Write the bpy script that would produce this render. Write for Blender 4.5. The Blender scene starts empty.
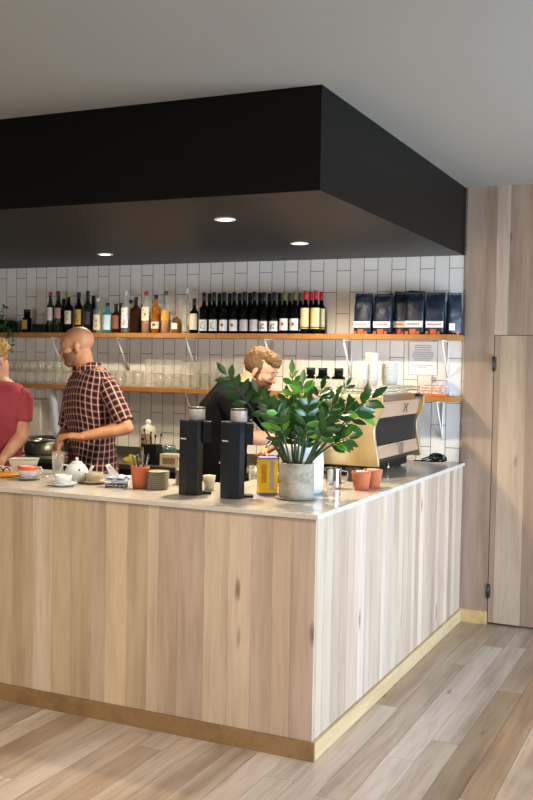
import bpy, bmesh, math, random
import numpy as np
from mathutils import Vector, Matrix, Euler, noise
R = math.radians
C = bpy.context.scene.collection
SC = bpy.context.scene
random.seed(11)

# ---------------------------------------------------------------- camera
CAM = Vector((1.5394, -3.8754, 1.70)); YAW, PITCH, ROLL, FPX = 0.4309, 0.0378, 0.0183, 986.16
_f = Vector((-math.sin(YAW)*math.cos(PITCH), math.cos(YAW)*math.cos(PITCH), -math.sin(PITCH)))
_r0 = Vector((math.cos(YAW), math.sin(YAW), 0)); _u0 = _r0.cross(_f)
_r = _r0*math.cos(ROLL)+_u0*math.sin(ROLL); _u = -_r0*math.sin(ROLL)+_u0*math.cos(ROLL)
cd = bpy.data.cameras.new('camera'); cam = bpy.data.objects.new('camera', cd); C.objects.link(cam)
cd.sensor_fit = 'VERTICAL'; cd.sensor_height = 24; cd.lens = FPX/800*24; cd.clip_end = 100; cd.clip_start = .05
m3 = Matrix((_r, _u, -_f)).transposed()
cam.matrix_world = Matrix.Translation(CAM) @ m3.to_4x4()
SC.camera = cam
# ---------------------------------------------------------------- exposure, world, daylight
SC.view_settings.view_transform = 'Standard'; SC.view_settings.look = 'None'
SC.view_settings.gamma = 1; SC.view_settings.exposure = 0.0
w = bpy.data.worlds.new('sky'); SC.world = w; w.use_nodes = True
w.node_tree.nodes['Background'].inputs[0].default_value = (.62, .78, 1, 1)
w.node_tree.nodes['Background'].inputs[1].default_value = 1.0
def area(name, loc, rot, sx, sy, power, col):
    l = bpy.data.lights.new(name, 'AREA'); l.shape = 'RECTANGLE'; l.size = sx; l.size_y = sy; l.energy = power; l.color = col
    o = bpy.data.objects.new(name, l); C.objects.link(o); o.location = loc; o.rotation_euler = rot
    return o
area('daylight_side', (3.95, .5, 1.0), (0, R(90), 0), 1.8, 3.7, 480, (.60, .77, 1))
area('daylight_street', (-1.6, -6.6, 1.15), (R(90), 0, R(-8)), 4.6, 1.8, 150, (1, .86, .68))
SC.cycles.transparent_max_bounces = 32
LAMP_W = 29

# ---------------------------------------------------------------- helpers
def at(px, py, Y):      # a point of the photograph's frame on the plane y=Y
    d = _f+_r*((px-266.5)/FPX)-_u*((py-400)/FPX)
    return CAM+d*((Y-CAM.y)/d.y)
def atz(px, py, z):
    d = _f+_r*((px-266.5)/FPX)-_u*((py-400)/FPX)
    return CAM+d*((z-CAM.z)/d.z)
def lin(h):
    if isinstance(h, str):
        h = h.lstrip('#'); c = [int(h[i:i+2], 16)/255 for i in (0, 2, 4)]
    else: c = h
    return tuple((x/12.92 if x <= .04045 else ((x+.055)/1.055)**2.4) for x in c)+(1,)
class NT:
    def __init__(s, m): s.t = m.node_tree; s.n = s.t.nodes; s.l = s.t.links
    def new(s, t, **k):
        n = s.n.new(t)
        for a, b in k.items(): setattr(n, a, b)
        return n
    def link(s, a, b): s.l.new(a, b)
    def math(s, op, a, b=None):
        n = s.new('ShaderNodeMath', operation=op)
        for i, v in enumerate((a, b)):
            if v is None: continue
            if isinstance(v, (int, float)): n.inputs[i].default_value = v
            else: s.link(v, n.inputs[i])
        return n.outputs[0]
    def mix(s, fac, a, b, mode='MIX'):
        n = s.new('ShaderNodeMix', data_type='RGBA', blend_type=mode)
        for i, v in ((0, fac), (6, a), (7, b)):
            if isinstance(v, (int, float, tuple)): n.inputs[i].default_value = v
            else: s.link(v, n.inputs[i])
        return n.outputs[2]
    def ramp(s, fac, stops, interp='LINEAR'):
        n = s.new('ShaderNodeValToRGB'); n.color_ramp.interpolation = interp
        while len(n.color_ramp.elements) < len(stops): n.color_ramp.elements.new(.5)
        for e, (p, c) in zip(n.color_ramp.elements, stops): e.position = p; e.color = lin(c) if isinstance(c, str) else c
        s.link(fac, n.inputs[0]); return n.outputs[0]
    def coord(s, scale=(1, 1, 1), add=None):
        tc = s.new('ShaderNodeTexCoord'); mp = s.new('ShaderNodeMapping'); mp.inputs['Scale'].default_value = scale
        s.link(tc.outputs['Object'], mp.inputs[0])
        if add is not None:
            va = s.new('ShaderNodeVectorMath', operation='ADD'); s.link(mp.outputs[0], va.inputs[0]); s.link(add, va.inputs[1]); return va.outputs[0]
        return mp.outputs[0]
    def noise(s, vec, scale, detail=3, rough=.5):
        n = s.new('ShaderNodeTexNoise'); n.inputs['Scale'].default_value = scale; n.inputs['Detail'].default_value = detail
        n.inputs['Roughness'].default_value = rough; s.link(vec, n.inputs['Vector']); return n.outputs[0]
    def bump(s, h, strength, dist=.01):
        b = s.new('ShaderNodeBump'); b.inputs['Strength'].default_value = strength; b.inputs['Distance'].default_value = dist
        s.link(h, b.inputs['Height']); s.link(b.outputs[0], s.bsdf.inputs['Normal'])
def mat(name, col='#808080', rough=.5, metal=0, var=0.0, vscale=20, **k):
    m = bpy.data.materials.new(name); m.use_nodes = True; t = NT(m); b = t.n['Principled BSDF']; t.bsdf = b; m['x'] = 1
    c = lin(col); b.inputs['Base Color'].default_value = c; b.inputs['Roughness'].default_value = rough; b.inputs['Metallic'].default_value = metal
    for a, v in k.items():
        b.inputs[{'trans': 'Transmission Weight', 'spec': 'Specular IOR Level', 'coat': 'Coat Weight', 'ior': 'IOR', 'sheen': 'Sheen Weight', 'sss': 'Subsurface Weight'}[a]].default_value = v
    if var:
        n = t.noise(t.coord(), vscale, 3)
        t.link(t.mix(n, tuple(x*(1-var) for x in c[:3])+(1,), tuple(min(1, x*(1+var)) for x in c[:3])+(1,)), b.inputs['Base Color'])
    return m
def nt(m): t = NT(m); t.bsdf = t.n['Principled BSDF']; return t
def glass(name, tint=(1, 1, 1), body=0.0, bodycol='#ffffff', edge=.5):
    """thin glass: transparent, reflecting more at grazing angles, with a little tint"""
    m = bpy.data.materials.new(name); m.use_nodes = True; t = NT(m); t.n.remove(t.n['Principled BSDF']); out = t.n['Material Output']
    tr = t.new('ShaderNodeBsdfTransparent'); tr.inputs[0].default_value = tint+(1,)
    gl = t.new('ShaderNodeBsdfGlossy'); gl.inputs['Roughness'].default_value = .03
    lw = t.new('ShaderNodeLayerWeight'); lw.inputs[0].default_value = .5
    f = t.math('ADD', t.math('MULTIPLY', t.math('POWER', lw.outputs['Facing'], 3.0), .3+edge), .03)
    mx = t.new('ShaderNodeMixShader'); t.link(f, mx.inputs[0]); t.link(tr.outputs[0], mx.inputs[1]); t.link(gl.outputs[0], mx.inputs[2])
    o = mx.outputs[0]
    if body:
        d = t.new('ShaderNodeBsdfDiffuse'); d.inputs[0].default_value = lin(bodycol)
        m2 = t.new('ShaderNodeMixShader'); m2.inputs[0].default_value = body; t.link(o, m2.inputs[1]); t.link(d.outputs[0], m2.inputs[2]); o = m2.outputs[0]
    t.link(o, out.inputs[0]); return m

def planks(name, cols, axis='Z', rough=.5, grain=.5, coat=0, knots=True):
    """timber boards; each board carries its own random tint in the colour attribute 'tint'"""
    m = mat(name, rough=rough, coat=coat); t = nt(m)
    a = t.new('ShaderNodeAttribute', attribute_name='tint'); sp = t.new('ShaderNodeSeparateColor'); t.link(a.outputs['Color'], sp.inputs[0])
    n = len(cols); base = t.ramp(sp.outputs[0], [(i/n, c) for i, c in enumerate(cols)], 'CONSTANT')
    va = t.new('ShaderNodeVectorMath', operation='SCALE'); t.link(a.outputs['Color'], va.inputs[0]); va.inputs['Scale'].default_value = 37
    sc = {'Z': (1, 1, .07), 'Y': (1, .07, 1)}[axis]
    v = t.coord(sc, va.outputs[0])
    g1 = t.noise(v, 55, 4, .6); g2 = t.noise(v, 9, 3, .6)
    sc2 = {'Z': (1, 1, .25), 'Y': (1, .25, 1)}[axis]
    g3 = t.noise(t.coord(sc2, va.outputs[0]), 3.2, 4, .6)
    c = t.mix(t.ramp(g1, [(.3, (.42,)*3+(1,)), (.7, (.62,)*3+(1,))]), base, (.5, .5, .5, 1), 'MIX') if False else base
    sh = t.ramp(g2, [(.32, (.62, .56, .5, 1)), (.52, (1, 1, 1, 1)), (.72, (1.1, 1.1, 1.1, 1))])
    c = t.mix(grain, c, sh, 'MULTIPLY')
    c = t.mix(grain*.7, c, t.ramp(g1, [(.3, (.66, .6, .55, 1)), (.55, (1, 1, 1, 1))]), 'MULTIPLY')
    c = t.mix(grain*.8, c, t.ramp(g3, [(.3, (.78, .72, .68, 1)), (.6, (1, 1, 1, 1))]), 'MULTIPLY')
    if knots:
        vo = t.new('ShaderNodeTexVoronoi'); vo.inputs['Scale'].default_value = 1.0
        sk = {'Z': (6, 6, 1.5), 'Y': (6, 1.8, 6)}[axis]
        vv = t.coord(sk, va.outputs[0])
        nd = t.new('ShaderNodeTexNoise'); nd.inputs['Scale'].default_value = 4; t.link(vv, nd.inputs['Vector'])
        vm = t.new('ShaderNodeVectorMath', operation='MULTIPLY_ADD'); t.link(nd.outputs['Color'], vm.inputs[0]); vm.inputs[1].default_value = (.12, .12, .12); t.link(vv, vm.inputs[2])
        t.link(vm.outputs[0], vo.inputs['Vector'])
        c = t.mix(t.ramp(vo.outputs['Distance'], [(.03, (.75, .75, .75, 1)), (.1, (0, 0, 0, 1))]), c, lin('#5a4230'))
    # per-board value
    c = t.mix(.9, c, t.ramp(sp.outputs[1], [(0, (.83, .82, .8, 1)), (1, (1.05, 1.05, 1.06, 1))]), 'MULTIPLY')
    t.link(c, t.bsdf.inputs['Base Color']); t.bump(g1, .12, .004)
    return m

class MB:
    def __init__(s): s.b = bmesh.new(); s.tint = s.b.loops.layers.float_color.new('tint')
    def _tag(s, fs, mi, tint, smooth):
        for f in fs:
            f.material_index = mi; f.smooth = smooth
            if tint:
                for l in f.loops: l[s.tint] = (*tint, 1)
    def box(s, a, b, mi=0, tint=None, M=None, bevel=0):
        x0, y0, z0 = a; x1, y1, z1 = b
        vs = [s.b.verts.new(Vector(p) if M is None else M @ Vector(p)) for p in
              ((x0, y0, z0), (x1, y0, z0), (x1, y1, z0), (x0, y1, z0), (x0, y0, z1), (x1, y0, z1), (x1, y1, z1), (x0, y1, z1))]
        fs = [s.b.faces.new([vs[i] for i in q]) for q in ((3, 2, 1, 0), (4, 5, 6, 7), (0, 1, 5, 4), (1, 2, 6, 5), (2, 3, 7, 6), (3, 0, 4, 7))]
        s._tag(fs, mi, tint, False)
        if bevel:
            es = list({e for f in fs for e in f.edges})
            r = bmesh.ops.bevel(s.b, geom=es, offset=bevel, segments=2, affect='EDGES', profile=.5)
            for f in r['faces']: f.smooth = True; f.material_index = mi
        return s
    def lathe(s, prof, c=(0, 0, 0), n=20, mi=0, M=None, arc=None, smooth=True):
        c = Vector(c); full = arc is None; a0, a1 = arc or (0, 2*math.pi); k = n if full else n+1
        rings = []
        for (r, z) in prof:
            if r < 1e-6 and full: p = [c+Vector((0, 0, z))]
            else: p = [c+Vector((r*math.cos(a0+(a1-a0)*i/n), r*math.sin(a0+(a1-a0)*i/n), z)) for i in range(k)]
            rings.append([s.b.verts.new(q if M is None else M @ q) for q in p])
        fs = []
        for A, B in zip(rings, rings[1:]):
            for i in range(n):
                j = (i+1) % len(A) if full else i+1; jb = (i+1) % len(B) if full else i+1
                if len(A) == 1 and len(B) == 1: continue
                if len(A) == 1: q = [A[0], B[jb], B[i]]
                elif len(B) == 1: q = [A[i], A[j], B[0]]
                else: q = [A[i], A[j], B[jb], B[i]]
                fs.append(s.b.faces.new(q))
        s._tag(fs, mi, None, smooth); return s
    def tube(s, pts, r, n=8, mi=0, cap=True, tint=None):
        pts = [Vector(p) for p in pts]; rs = r if isinstance(r, (list, tuple)) else [r]*len(pts); rings = []
        up = None
        for i, p in enumerate(pts):
            t = (pts[min(i+1, len(pts)-1)]-pts[max(i-1, 0)]).normalized()
            if up is None: up = Vector((0, 0, 1)) if abs(t.z) < .9 else Vector((1, 0, 0))
            u = (up-t*up.dot(t)); u = u.normalized() if u.length > 1e-5 else t.orthogonal().normalized(); v = t.cross(u); up = u
            rings.append([s.b.verts.new(p+(u*math.cos(2*math.pi*k/n)+v*math.sin(2*math.pi*k/n))*rs[i]) for k in range(n)])
        fs = [s.b.faces.new([A[k], A[(k+1) % n], B[(k+1) % n], B[k]]) for A, B in zip(rings, rings[1:]) for k in range(n)]
        if cap: fs += [s.b.faces.new(rings[0][::-1]), s.b.faces.new(rings[-1])]
        s._tag(fs, mi, tint, True); return s
    def ell(s, c, rad, M=None, sub=2, mi=0):
        r = bmesh.ops.create_icosphere(s.b, subdivisions=sub, radius=1)
        rot = M if M is not None else Matrix.Identity(3)
        for v in r['verts']: v.co = Vector(c)+rot @ Vector((v.co.x*rad[0], v.co.y*rad[1], v.co.z*rad[2]))
        s._tag({f for v in r['verts'] for f in v.link_faces}, mi, None, True); return s
    def cap(s, a, b, ra, rb, ends=True, n=16):       # tapered limb with round ends
        s.tube([a, b], [ra, rb], n)
        if ends:
            s.ell(a, (ra,)*3); s.ell(b, (rb,)*3)
        return s
    def loft(s, rings, n=24, mi=0):                  # rings: centre, half width, half depth, angle of the width axis
        rs = []
        for c, a, b, th in rings:
            lx = Vector((math.cos(th), math.sin(th), 0)); ly = Vector((-math.sin(th), math.cos(th), 0)); pts = []
            for k in range(n):
                u = 2*math.pi*k/n; cu, su = math.cos(u), math.sin(u)
                e = .82
                pts.append(s.b.verts.new(Vector(c)+lx*a*math.copysign(abs(cu)**e, cu)+ly*b*math.copysign(abs(su)**e, su)))
            rs.append(pts)
        fs = [s.b.faces.new([A[k], A[(k+1) % n], B[(k+1) % n], B[k]]) for A, B in zip(rs, rs[1:]) for k in range(n)]
        fs += [s.b.faces.new(rs[0][::-1]), s.b.faces.new(rs[-1])]
        s._tag(fs, mi, None, True); return s
    def prism(s, pts, M, depth, mi=0, smooth=False, tint=None):   # 2-D outline extruded along local z
        A = [s.b.verts.new(M @ Vector((x, y, 0))) for x, y in pts]; B = [s.b.verts.new(M @ Vector((x, y, depth))) for x, y in pts]; n = len(pts)
        fs = [s.b.faces.new(A[::-1]), s.b.faces.new(B)]
        s._tag(fs, mi, tint, False)
        s._tag([s.b.faces.new([A[i], A[(i+1) % n], B[(i+1) % n], B[i]]) for i in range(n)], mi, tint, smooth); return s
    def build(s, name, m, parent=None, loc=None, rz=0, recalc=True):
        if recalc: bmesh.ops.recalc_face_normals(s.b, faces=s.b.faces)
        me = bpy.data.meshes.new(name); s.b.to_mesh(me); s.b.free()
        for x in (m if isinstance(m, (list, tuple)) else [m]): me.materials.append(x)
        o = bpy.data.objects.new(name, me); C.objects.link(o)
        if parent: o.parent = parent
        if loc is not None: o.location = loc
        if rz: o.rotation_euler.z = rz
        return o
def tag(o, label, cat, group=None, kind=None):
    if label: o['label'] = label
    if cat: o['category'] = cat
    if group: o['group'] = group
    if kind: o['kind'] = kind
    return o
def thing(name, label, cat, loc, rz=0, group=None):
    o = bpy.data.objects.new(name, None); C.objects.link(o); o.empty_display_size = .05
    o.location = loc; o.rotation_euler.z = rz; return tag(o, label, cat, group)
def struct(o): o['kind'] = 'structure'; return o
def dup(root, loc, rz=None, label=None, group=None, scale=None):
    def cp(o, par):
        c = o.copy(); C.objects.link(c)
        if par: c.parent = par
        for ch in list(o.children): cp(ch, c)
        return c
    c = cp(root, None); c.location = loc
    if rz is not None: c.rotation_euler.z = rz
    if label: c['label'] = label
    if group: c['group'] = group
    if scale: c.scale = scale
    return c
def use(proto, state, loc, rz=None, **k):            # the first time place the prototype itself, then copies
    if not state.get('n'):
        state['n'] = 1; proto.location = loc
        if rz is not None: proto.rotation_euler.z = rz
        if k.get('label'): proto['label'] = k['label']
        if k.get('scale'): proto.scale = k['scale']
        return proto
    return dup(proto, loc, rz, **k)

# ---------------------------------------------------------------- materials
M = {}
M['counter'] = planks('counter_timber', ['#cab69d', '#c5b097', '#cfbca3', '#bfa891', '#c8b19f', '#cebda9', '#b9a28b', '#c6ae8e', '#c9b291'], 'Z', .5, .55)
M['wallwood'] = planks('wall_timber', ['#b59c84', '#ab927c', '#c2aa90', '#9c826c', '#b89e92', '#bca792'], 'Z', .45, .6)
M['floor'] = planks('floor_timber', ['#8a7056', '#988067', '#a8937d', '#b5a390', '#bdad9d', '#c3b5a7', '#c8bbae'], 'Y', .3, .9, coat=.1)
M['skirt'] = planks('skirting_timber', ['#93734a', '#d8b67e', '#c4aa7e'], 'Y', .4, .6, knots=False)
M['shelf'] = planks('shelf_timber', ['#a8743a'], 'Y', .4, .5, knots=False)
M['black'] = mat('black_paint', '#0a0908', .38, var=.04, vscale=3, spec=.1)
M['ceil'] = mat('ceiling_paint', '#8f887c', .8, var=.02, vscale=2)
M['plaster'] = mat('plaster', '#cfc8bf', .8, var=.03, vscale=4)
M['core'] = mat('dark_core', '#2a221b', .8, var=.1)
M['seam'] = mat('shadow_gap', '#1c1714', .9, var=.1)
M['worktop'] = mat('worktop_stone', '#cdc6ba', .2, var=.0)
t = nt(M['worktop']); n1 = t.noise(t.coord(), 3.5, 5, .6); n2 = t.noise(t.coord(), 90, 2)
t.link(t.mix(t.ramp(n1, [(.4, (0, 0, 0, 1)), (.62, (1, 1, 1, 1))]), lin('#cdc4b6'), lin('#bdb5a9')), t.bsdf.inputs['Base Color'])
t.link(t.math('ADD', t.math('MULTIPLY', n1, .18), .1), t.bsdf.inputs['Roughness'])
M['steel'] = mat('brushed_steel', '#c6c4c0', .22, 1, var=.05, vscale=40)
M['chrome'] = mat('polished_chrome', '#dcdcdc', .08, 1, var=.02)
M['darksteel'] = mat('dark_steel', '#4a4a46', .35, .8, var=.1)
M['white'] = mat('white_paint', '#e8e4dc', .45, var=.03)
M['blackmat'] = mat('matt_black_metal', '#0e0f12', .45, .1, var=.1, spec=.3)
M['charcoal'] = mat('charcoal_lacquer', '#0e1217', .36, .1, var=.05)
M['terra'] = mat('terracotta', '#b9663f', .8, var=.12, vscale=30)
M['ceramic'] = mat('white_ceramic', '#d9dcda', .18, var=.03, coat=.3)
M['ceramic_grey'] = mat('grey_green_ceramic', '#a9aa98', .25, var=.05)
M['ceramic_beige'] = mat('beige_ceramic', '#b9ab92', .28, var=.06)
M['orange'] = mat('orange_glaze', '#dd5a1c', .25, var=.05)
M['paper'] = mat('white_paper', '#eeeae2', .7, var=.02)
M['ink'] = mat('grey_ink', '#6f6a66', .8, var=.05)
M['glass'] = glass('clear_glass', (.985, .99, .98), .09, '#f6f2e6', .35)
M['pane'] = glass('window_glass', (.97, .98, .98), 0, edge=.1)
M['wineglass'] = glass('dark_green_glass', (.1, .14, .1), .6, '#0b0e0a', .4)

# ---------------------------------------------------------------- room shell
D = 2.634; ZC = 2.8764; ZS = 2.4336; XL, XR, YR = -6.0, 3.7, -6.3
def board_run(mb, fixed, a0, a1, z0, z1, wmin, wmax, rnd, face='y', th=.018, gap=.0009, joints=0, ws=None, tints=None):
    """vertical boards side by side"""
    x = a0; i = 0
    while x < a1-1e-4:
        wd = ws[i] if ws and i < len(ws) else rnd.uniform(wmin, wmax)
        x1 = min(x+wd, a1)
        if a1-x1 < .03: x1 = a1
        cuts = [z0]
        if joints and rnd.random() < joints: cuts.append(rnd.uniform(z0+.5, z1-.4))
        cuts.append(z1)
        for c0, c1 in zip(cuts, cuts[1:]):
            tn = (tints[i] if tints and i < len(tints) else rnd.random(), rnd.random(), rnd.random())
            if face == 'y': mb.box((x+gap/2, fixed, c0+(.001 if c0 > z0 else 0)), (x1-gap/2, fixed+th, c1), tint=tn)
            else: mb.box((fixed-th, x+gap/2, c0), (fixed, x1-gap/2, c1), tint=tn)
        x = x1; i += 1
# floor: boards run away from the camera
fb = MB(); rnd = random.Random(5); x = XL
while x < XR:
    wd = .128; y = YR-rnd.uniform(0, 1.2)
    while y < D+.1:
        ln = rnd.uniform(1.1, 2.4); y0 = max(y, YR); y1 = min(y+ln, D+.1)
        if y1 > y0+.02: fb.box((x+.0008, y0+.0008, -.02), (min(x+wd, XR)-.0008, y1-.0008, 0), tint=(min(.99, max(0, rnd.gauss(.62 if x < .45 else .34, .15))), rnd.random(), rnd.random()))
        y += ln
    x += wd
fb.box((XL, YR, -.05), (XR, D+.1, -.021), mi=1)
struct(fb.build('floor', [M['floor'], M['seam']]))
struct(MB().box((XL-.1, YR-.1, ZC), (XR+.1, D+.15, ZC+.12)).build('ceiling', M['ceil']))
# bulkhead over the bar
struct(MB().box((XL, .0326, ZS), (-.0264, D-.012, ZC)).build('ceiling_bulkhead', M['black']))
# tiled wall
mt = mat('white_wall_tile', '#dcd6cc', .16); t = nt(mt)
tc = t.new('ShaderNodeTexCoord'); sx = t.new('ShaderNodeSeparateXYZ'); t.link(tc.outputs['Object'], sx.inputs[0])
cx = t.new('ShaderNodeCombineXYZ'); t.link(t.math('SUBTRACT', sx.outputs[2], 2.352), cx.inputs[0]); t.link(t.math('ADD', sx.outputs[0], .027), cx.inputs[1])
br = t.new('ShaderNodeTexBrick'); br.offset = .5; br.offset_frequency = 2; br.squash = 1
for k, v in (('Scale', 1), ('Mortar Size', .0022), ('Mortar Smooth', .15), ('Bias', 0), ('Brick Width', .30), ('Row Height', .1)): br.inputs[k].default_value = v
br.inputs['Color1'].default_value = lin('#e8e2da'); br.inputs['Color2'].default_value = lin('#dfd9d0'); br.inputs['Mortar'].default_value = lin('#4a4641')
t.link(cx.outputs[0], br.inputs['Vector']); t.link(br.outputs[0], t.bsdf.inputs['Base Color'])
t.link(t.math('ADD', t.math('MULTIPLY', br.outputs['Fac'], .5), .14), t.bsdf.inputs['Roughness'])
wob = t.noise(t.coord(), 7, 2)
t.bump(t.math('ADD', t.math('MULTIPLY', br.outputs['Fac'], -1), t.math('MULTIPLY', wob, .35)), .35, .003)
struct(MB().box((XL, D, 0), (-.012, D+.1, ZC)).build('wall_tiled', mt))
# timber wall with the flush door
wb = MB(); rnd = random.Random(3); DX0, DX1, DH = .19, 1.06, 1.905
board_run(wb, D-.012, -.012, DX0-.004, 0.0, ZC, .1, .14, rnd, ws=[.2])
board_run(wb, D-.012, DX0-.004, DX1, DH+.004, ZC, .085, .12, rnd, ws=[.085, .1, .07, .1, .12], tints=[.95, .3, .62, .1, .45])
board_run(wb, D-.012, DX1+.004, XR, 0.0, ZC, .09, .15, rnd, joints=.4)
wb.box((-.012, D+.03, 0), (XR, D+.1, ZC), mi=1)
struct(wb.build('wall_back', [M['wallwood'], M['seam']]))
dr = MB(); board_run(dr, D-.012, DX0, DX1-.003, .012, DH, .1, .15, rnd, ws=[.035, .175, .13, .14], th=.035, gap=.001, tints=[.3, .4, .62])
door = struct(dr.build('door_1', M['wallwood']))
for hz in (1.72, .22):
    h = MB(); h.box((DX0-.011, D-.018, hz-.045), (DX0+.014, D-.0125, hz+.045), bevel=.001); h.tube([(DX0-.001, D-.02, hz-.05), (DX0-.001, D-.02, hz+.05)], .005)
    h.build('hinge', M['darksteel'], door)
sk = MB().box((.0, D-.03, 0), (DX0-.006, D-.013, .085), tint=(.5, .9, .3))
struct(sk.build('baseboard_back', M['skirt']))
# window walls beyond the frame
def winwall(name, ax, pos, a0, a1, wins, th=.15):
    mb = MB(); cur = a0
    def bx(p0, p1, z0, z1):
        if ax == 'x': mb.box((pos, p0, z0), (pos+th, p1, z1))
        else: mb.box((p0, pos, z0), (p1, pos+th, z1))
    for (w0, w1, z0, z1) in wins:
        bx(cur, w0, 0, ZC); bx(w0, w1, 0, z0); bx(w0, w1, z1, ZC); cur = w1
    bx(cur, a1, 0, ZC)
    return struct(mb.build(name, M['plaster']))
winwall('wall_right', 'x', XR, YR, D+.1, [(-1.4, 2.4, .1, 1.95)])
winwall('wall_front', 'y', YR-.15, XL, XR, [(-4.0, .8, .25, 2.1)])
winwall('wall_left', 'x', XL-.15, YR, D+.1, [])
def window(name, ax, pos, a0, a1, z0, z1, nv):
    mb = MB(); f = .05
    def bx(m_, p0, p1, q0, q1, d0=-.03, d1=.03):
        if ax == 'x': m_.box((pos+d0, p0, q0), (pos+d1, p1, q1))
        else: m_.box((p0, pos+d0, q0), (p1, pos+d1, q1))
    bx(mb, a0, a1, z0, z0+f); bx(mb, a0, a1, z1-f, z1)
    for i in range(nv+1):
        c = a0+(a1-a0-f)*i/nv; bx(mb, c, c+f, z0+f, z1-f)
    o = struct(mb.build(name, M['blackmat']))
    pn = MB(); bx(pn, a0+f, a1-f, z0+f, z1-f, -.002, .002); pn.build('window_pane', M['pane'], o)
window('window_1', 'x', XR+.075, -1.4, 2.4, .1, 1.95, 3)
window('window_2', 'y', YR-.075, -4.0, .8, .25, 2.1, 4)
# downlights
def emis(name, col, s):
    m = bpy.data.materials.new(name); m.use_nodes = True; b = m.node_tree.nodes['Principled BSDF']
    b.inputs['Emission Color'].default_value = lin(col); b.inputs['Emission Strength'].default_value = s; b.inputs['Base Color'].default_value = lin('#fff4e0'); return m
M['glow'] = emis('lamp_glow', '#ffe9c4', 9)
dl_lab = ['recessed round downlight nearest the bulkhead front edge', 'recessed round downlight near the right end of the bulkhead, closer to the tiles',
          'recessed round downlight above the man in the checked shirt']
for i, (x, y) in enumerate([(-.80, .66), (-.823, 1.70), (-2.37, 1.90)]):
    a = thing('downlight', dl_lab[i], 'ceiling light', (x, y, ZS-.001), group='recessed downlights in the bulkhead')
    MB().lathe([(.038, 0), (.038, -.005), (.052, -.006), (.056, -.0015), (.056, 0)], n=28).build('trim_ring', M['white'], a)
    MB().lathe([(0, -.003), (.0375, -.003), (.0375, 0), (0, 0)], n=28).build('lamp_lens', M['glow'], a)
    l = bpy.data.lights.new('downlight_beam', 'SPOT'); l.energy = LAMP_W*(4.2 if i < 2 else 2.1); l.color = (1, .85, .64); l.spot_size = R(150); l.spot_blend = .6; l.shadow_soft_size = .035
    lo = bpy.data.objects.new('downlight_beam', l); C.objects.link(lo); lo.parent = a; lo.location = (0, 0, -.02)

for i, (x, y) in enumerate([(-3.3, -1.5), (-1.7, -1.5), (-.1, -1.5)]):  # fill lamps added beyond the frame to warm the counter front and floor
    a = thing('room_downlight', ['round ceiling downlight over the floor in front of the left of the bar', 'round ceiling downlight over the floor in front of the grinders', 'round ceiling downlight over the floor in front of the bar corner'][i], 'ceiling light', (x, y, ZC-.001))
    MB().lathe([(.038, 0), (.038, -.005), (.052, -.006), (.056, -.0015), (.056, 0)], n=28).build('trim_ring', M['white'], a)
    MB().lathe([(0, -.003), (.0375, -.003), (.0375, 0), (0, 0)], n=28).build('lamp_lens', M['glow'], a)
    l = bpy.data.lights.new('room_beam', 'SPOT'); l.energy = [20, 110, 230][i]; l.color = (1, .87, .72); l.spot_size = R(120); l.spot_blend = .8; l.shadow_soft_size = .1
    lo = bpy.data.objects.new('room_beam', l); C.objects.link(lo); lo.parent = a; lo.location = (0, 0, -.02)
# ---------------------------------------------------------------- the counter
ZW = 1.0605; ZU = 1.038
ct = thing('service_counter', 'long L-shaped bar counter clad in pale vertical timber boards', 'counter', (0, 0, 0))
fp = MB(); rnd = random.Random(21)
ws = [.11, .09, .10, .115, .12, .135, .10, .06, .11, .12, .08, .115, .11, .12, .12, .1, .12, .11, .13, .12]
tn = [.5, .35, .5, .05, .25, .5, .7, .05, .8, .95, .7, .95, .8, .05, .8, .95, .7, .9, .8, .95]
xs = -.0; i = 0
while xs > XL+.003:
    wd = ws[i] if i < len(ws) else rnd.uniform(.09, .13); x0 = max(xs-wd, XL+.002)
    fp.box((x0+.0004, 0, .0805), (xs-.0004, .018, ZU-.004), tint=(tn[i] if i < len(tn) else rnd.random(), rnd.random(), rnd.random())); xs = x0; i += 1
fp.build('front_cladding', M['counter'], ct)
sp_ = MB(); rnd = random.Random(9); board_run(sp_, 0.0, .019, D-.014, .0805, ZU-.004, .055, .115, rnd, face='x', tints=[random.Random(31+k).random()*.76 for k in range(60)]); sp_.build('side_cladding', M['counter'], ct)
co = MB(); co.box((XL+.002, .019, .0), (-.019, .70, ZU-.002)); co.box((-.72, .70, 0), (-.019, D-.014, ZU-.002)); co.build('carcass', M['core'], ct)
s1 = MB(); s1.box((XL+.002, -.016, 0), (.016, -.0005, .0795), tint=(.1, .5, .3)); s1.build('front_skirting', M['skirt'], ct)
s2 = MB(); s2.box((.0005, 0, 0), (.016, D-.032, .0795), tint=(.9, .9, .6)); s2.build('side_skirting', M['skirt'], ct)
wt = MB(); wt.prism([(XL, -.014), (.014, -.014), (.014, D-.014), (-.76, D-.014), (-.76, .76), (XL, .76)], Matrix.Translation((0, 0, ZU)), ZW-ZU)
wt = wt.build('worktop', M['worktop']); tag(wt, 'continuous pale stone worktop with thin light edge along the bar', 'worktop')
bv = wt.modifiers.new('b', 'BEVEL'); bv.width = .002; bv.segments = 2

# back bench against the tiles
bb = thing('back_bench', 'dark steel back bench along the tiled wall behind the staff', 'bench', (0, 0, 0))
MB().box((XL+.002, 2.08, .1), (-.78, D-.016, .925)).build('cabinet_body', M['darksteel'], bb)
MB().box((XL+.002, 2.05, .927), (-.77, D-.012, .962), bevel=.003).build('bench_top', mat('bench_steel', '#8d8c80', .3, .9, var=.08, vscale=8), bb)
MB().box((XL+.002, D-.011, .964), (-.77, D-.002, 1.03)).build('upstand', mat('olive_splash', '#4e5140', .3, .3, var=.1), bb)
MB().box((XL+.002, 2.14, .0), (-.78, D-.1, .099)).build('plinth', M['blackmat'], bb)

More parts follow.
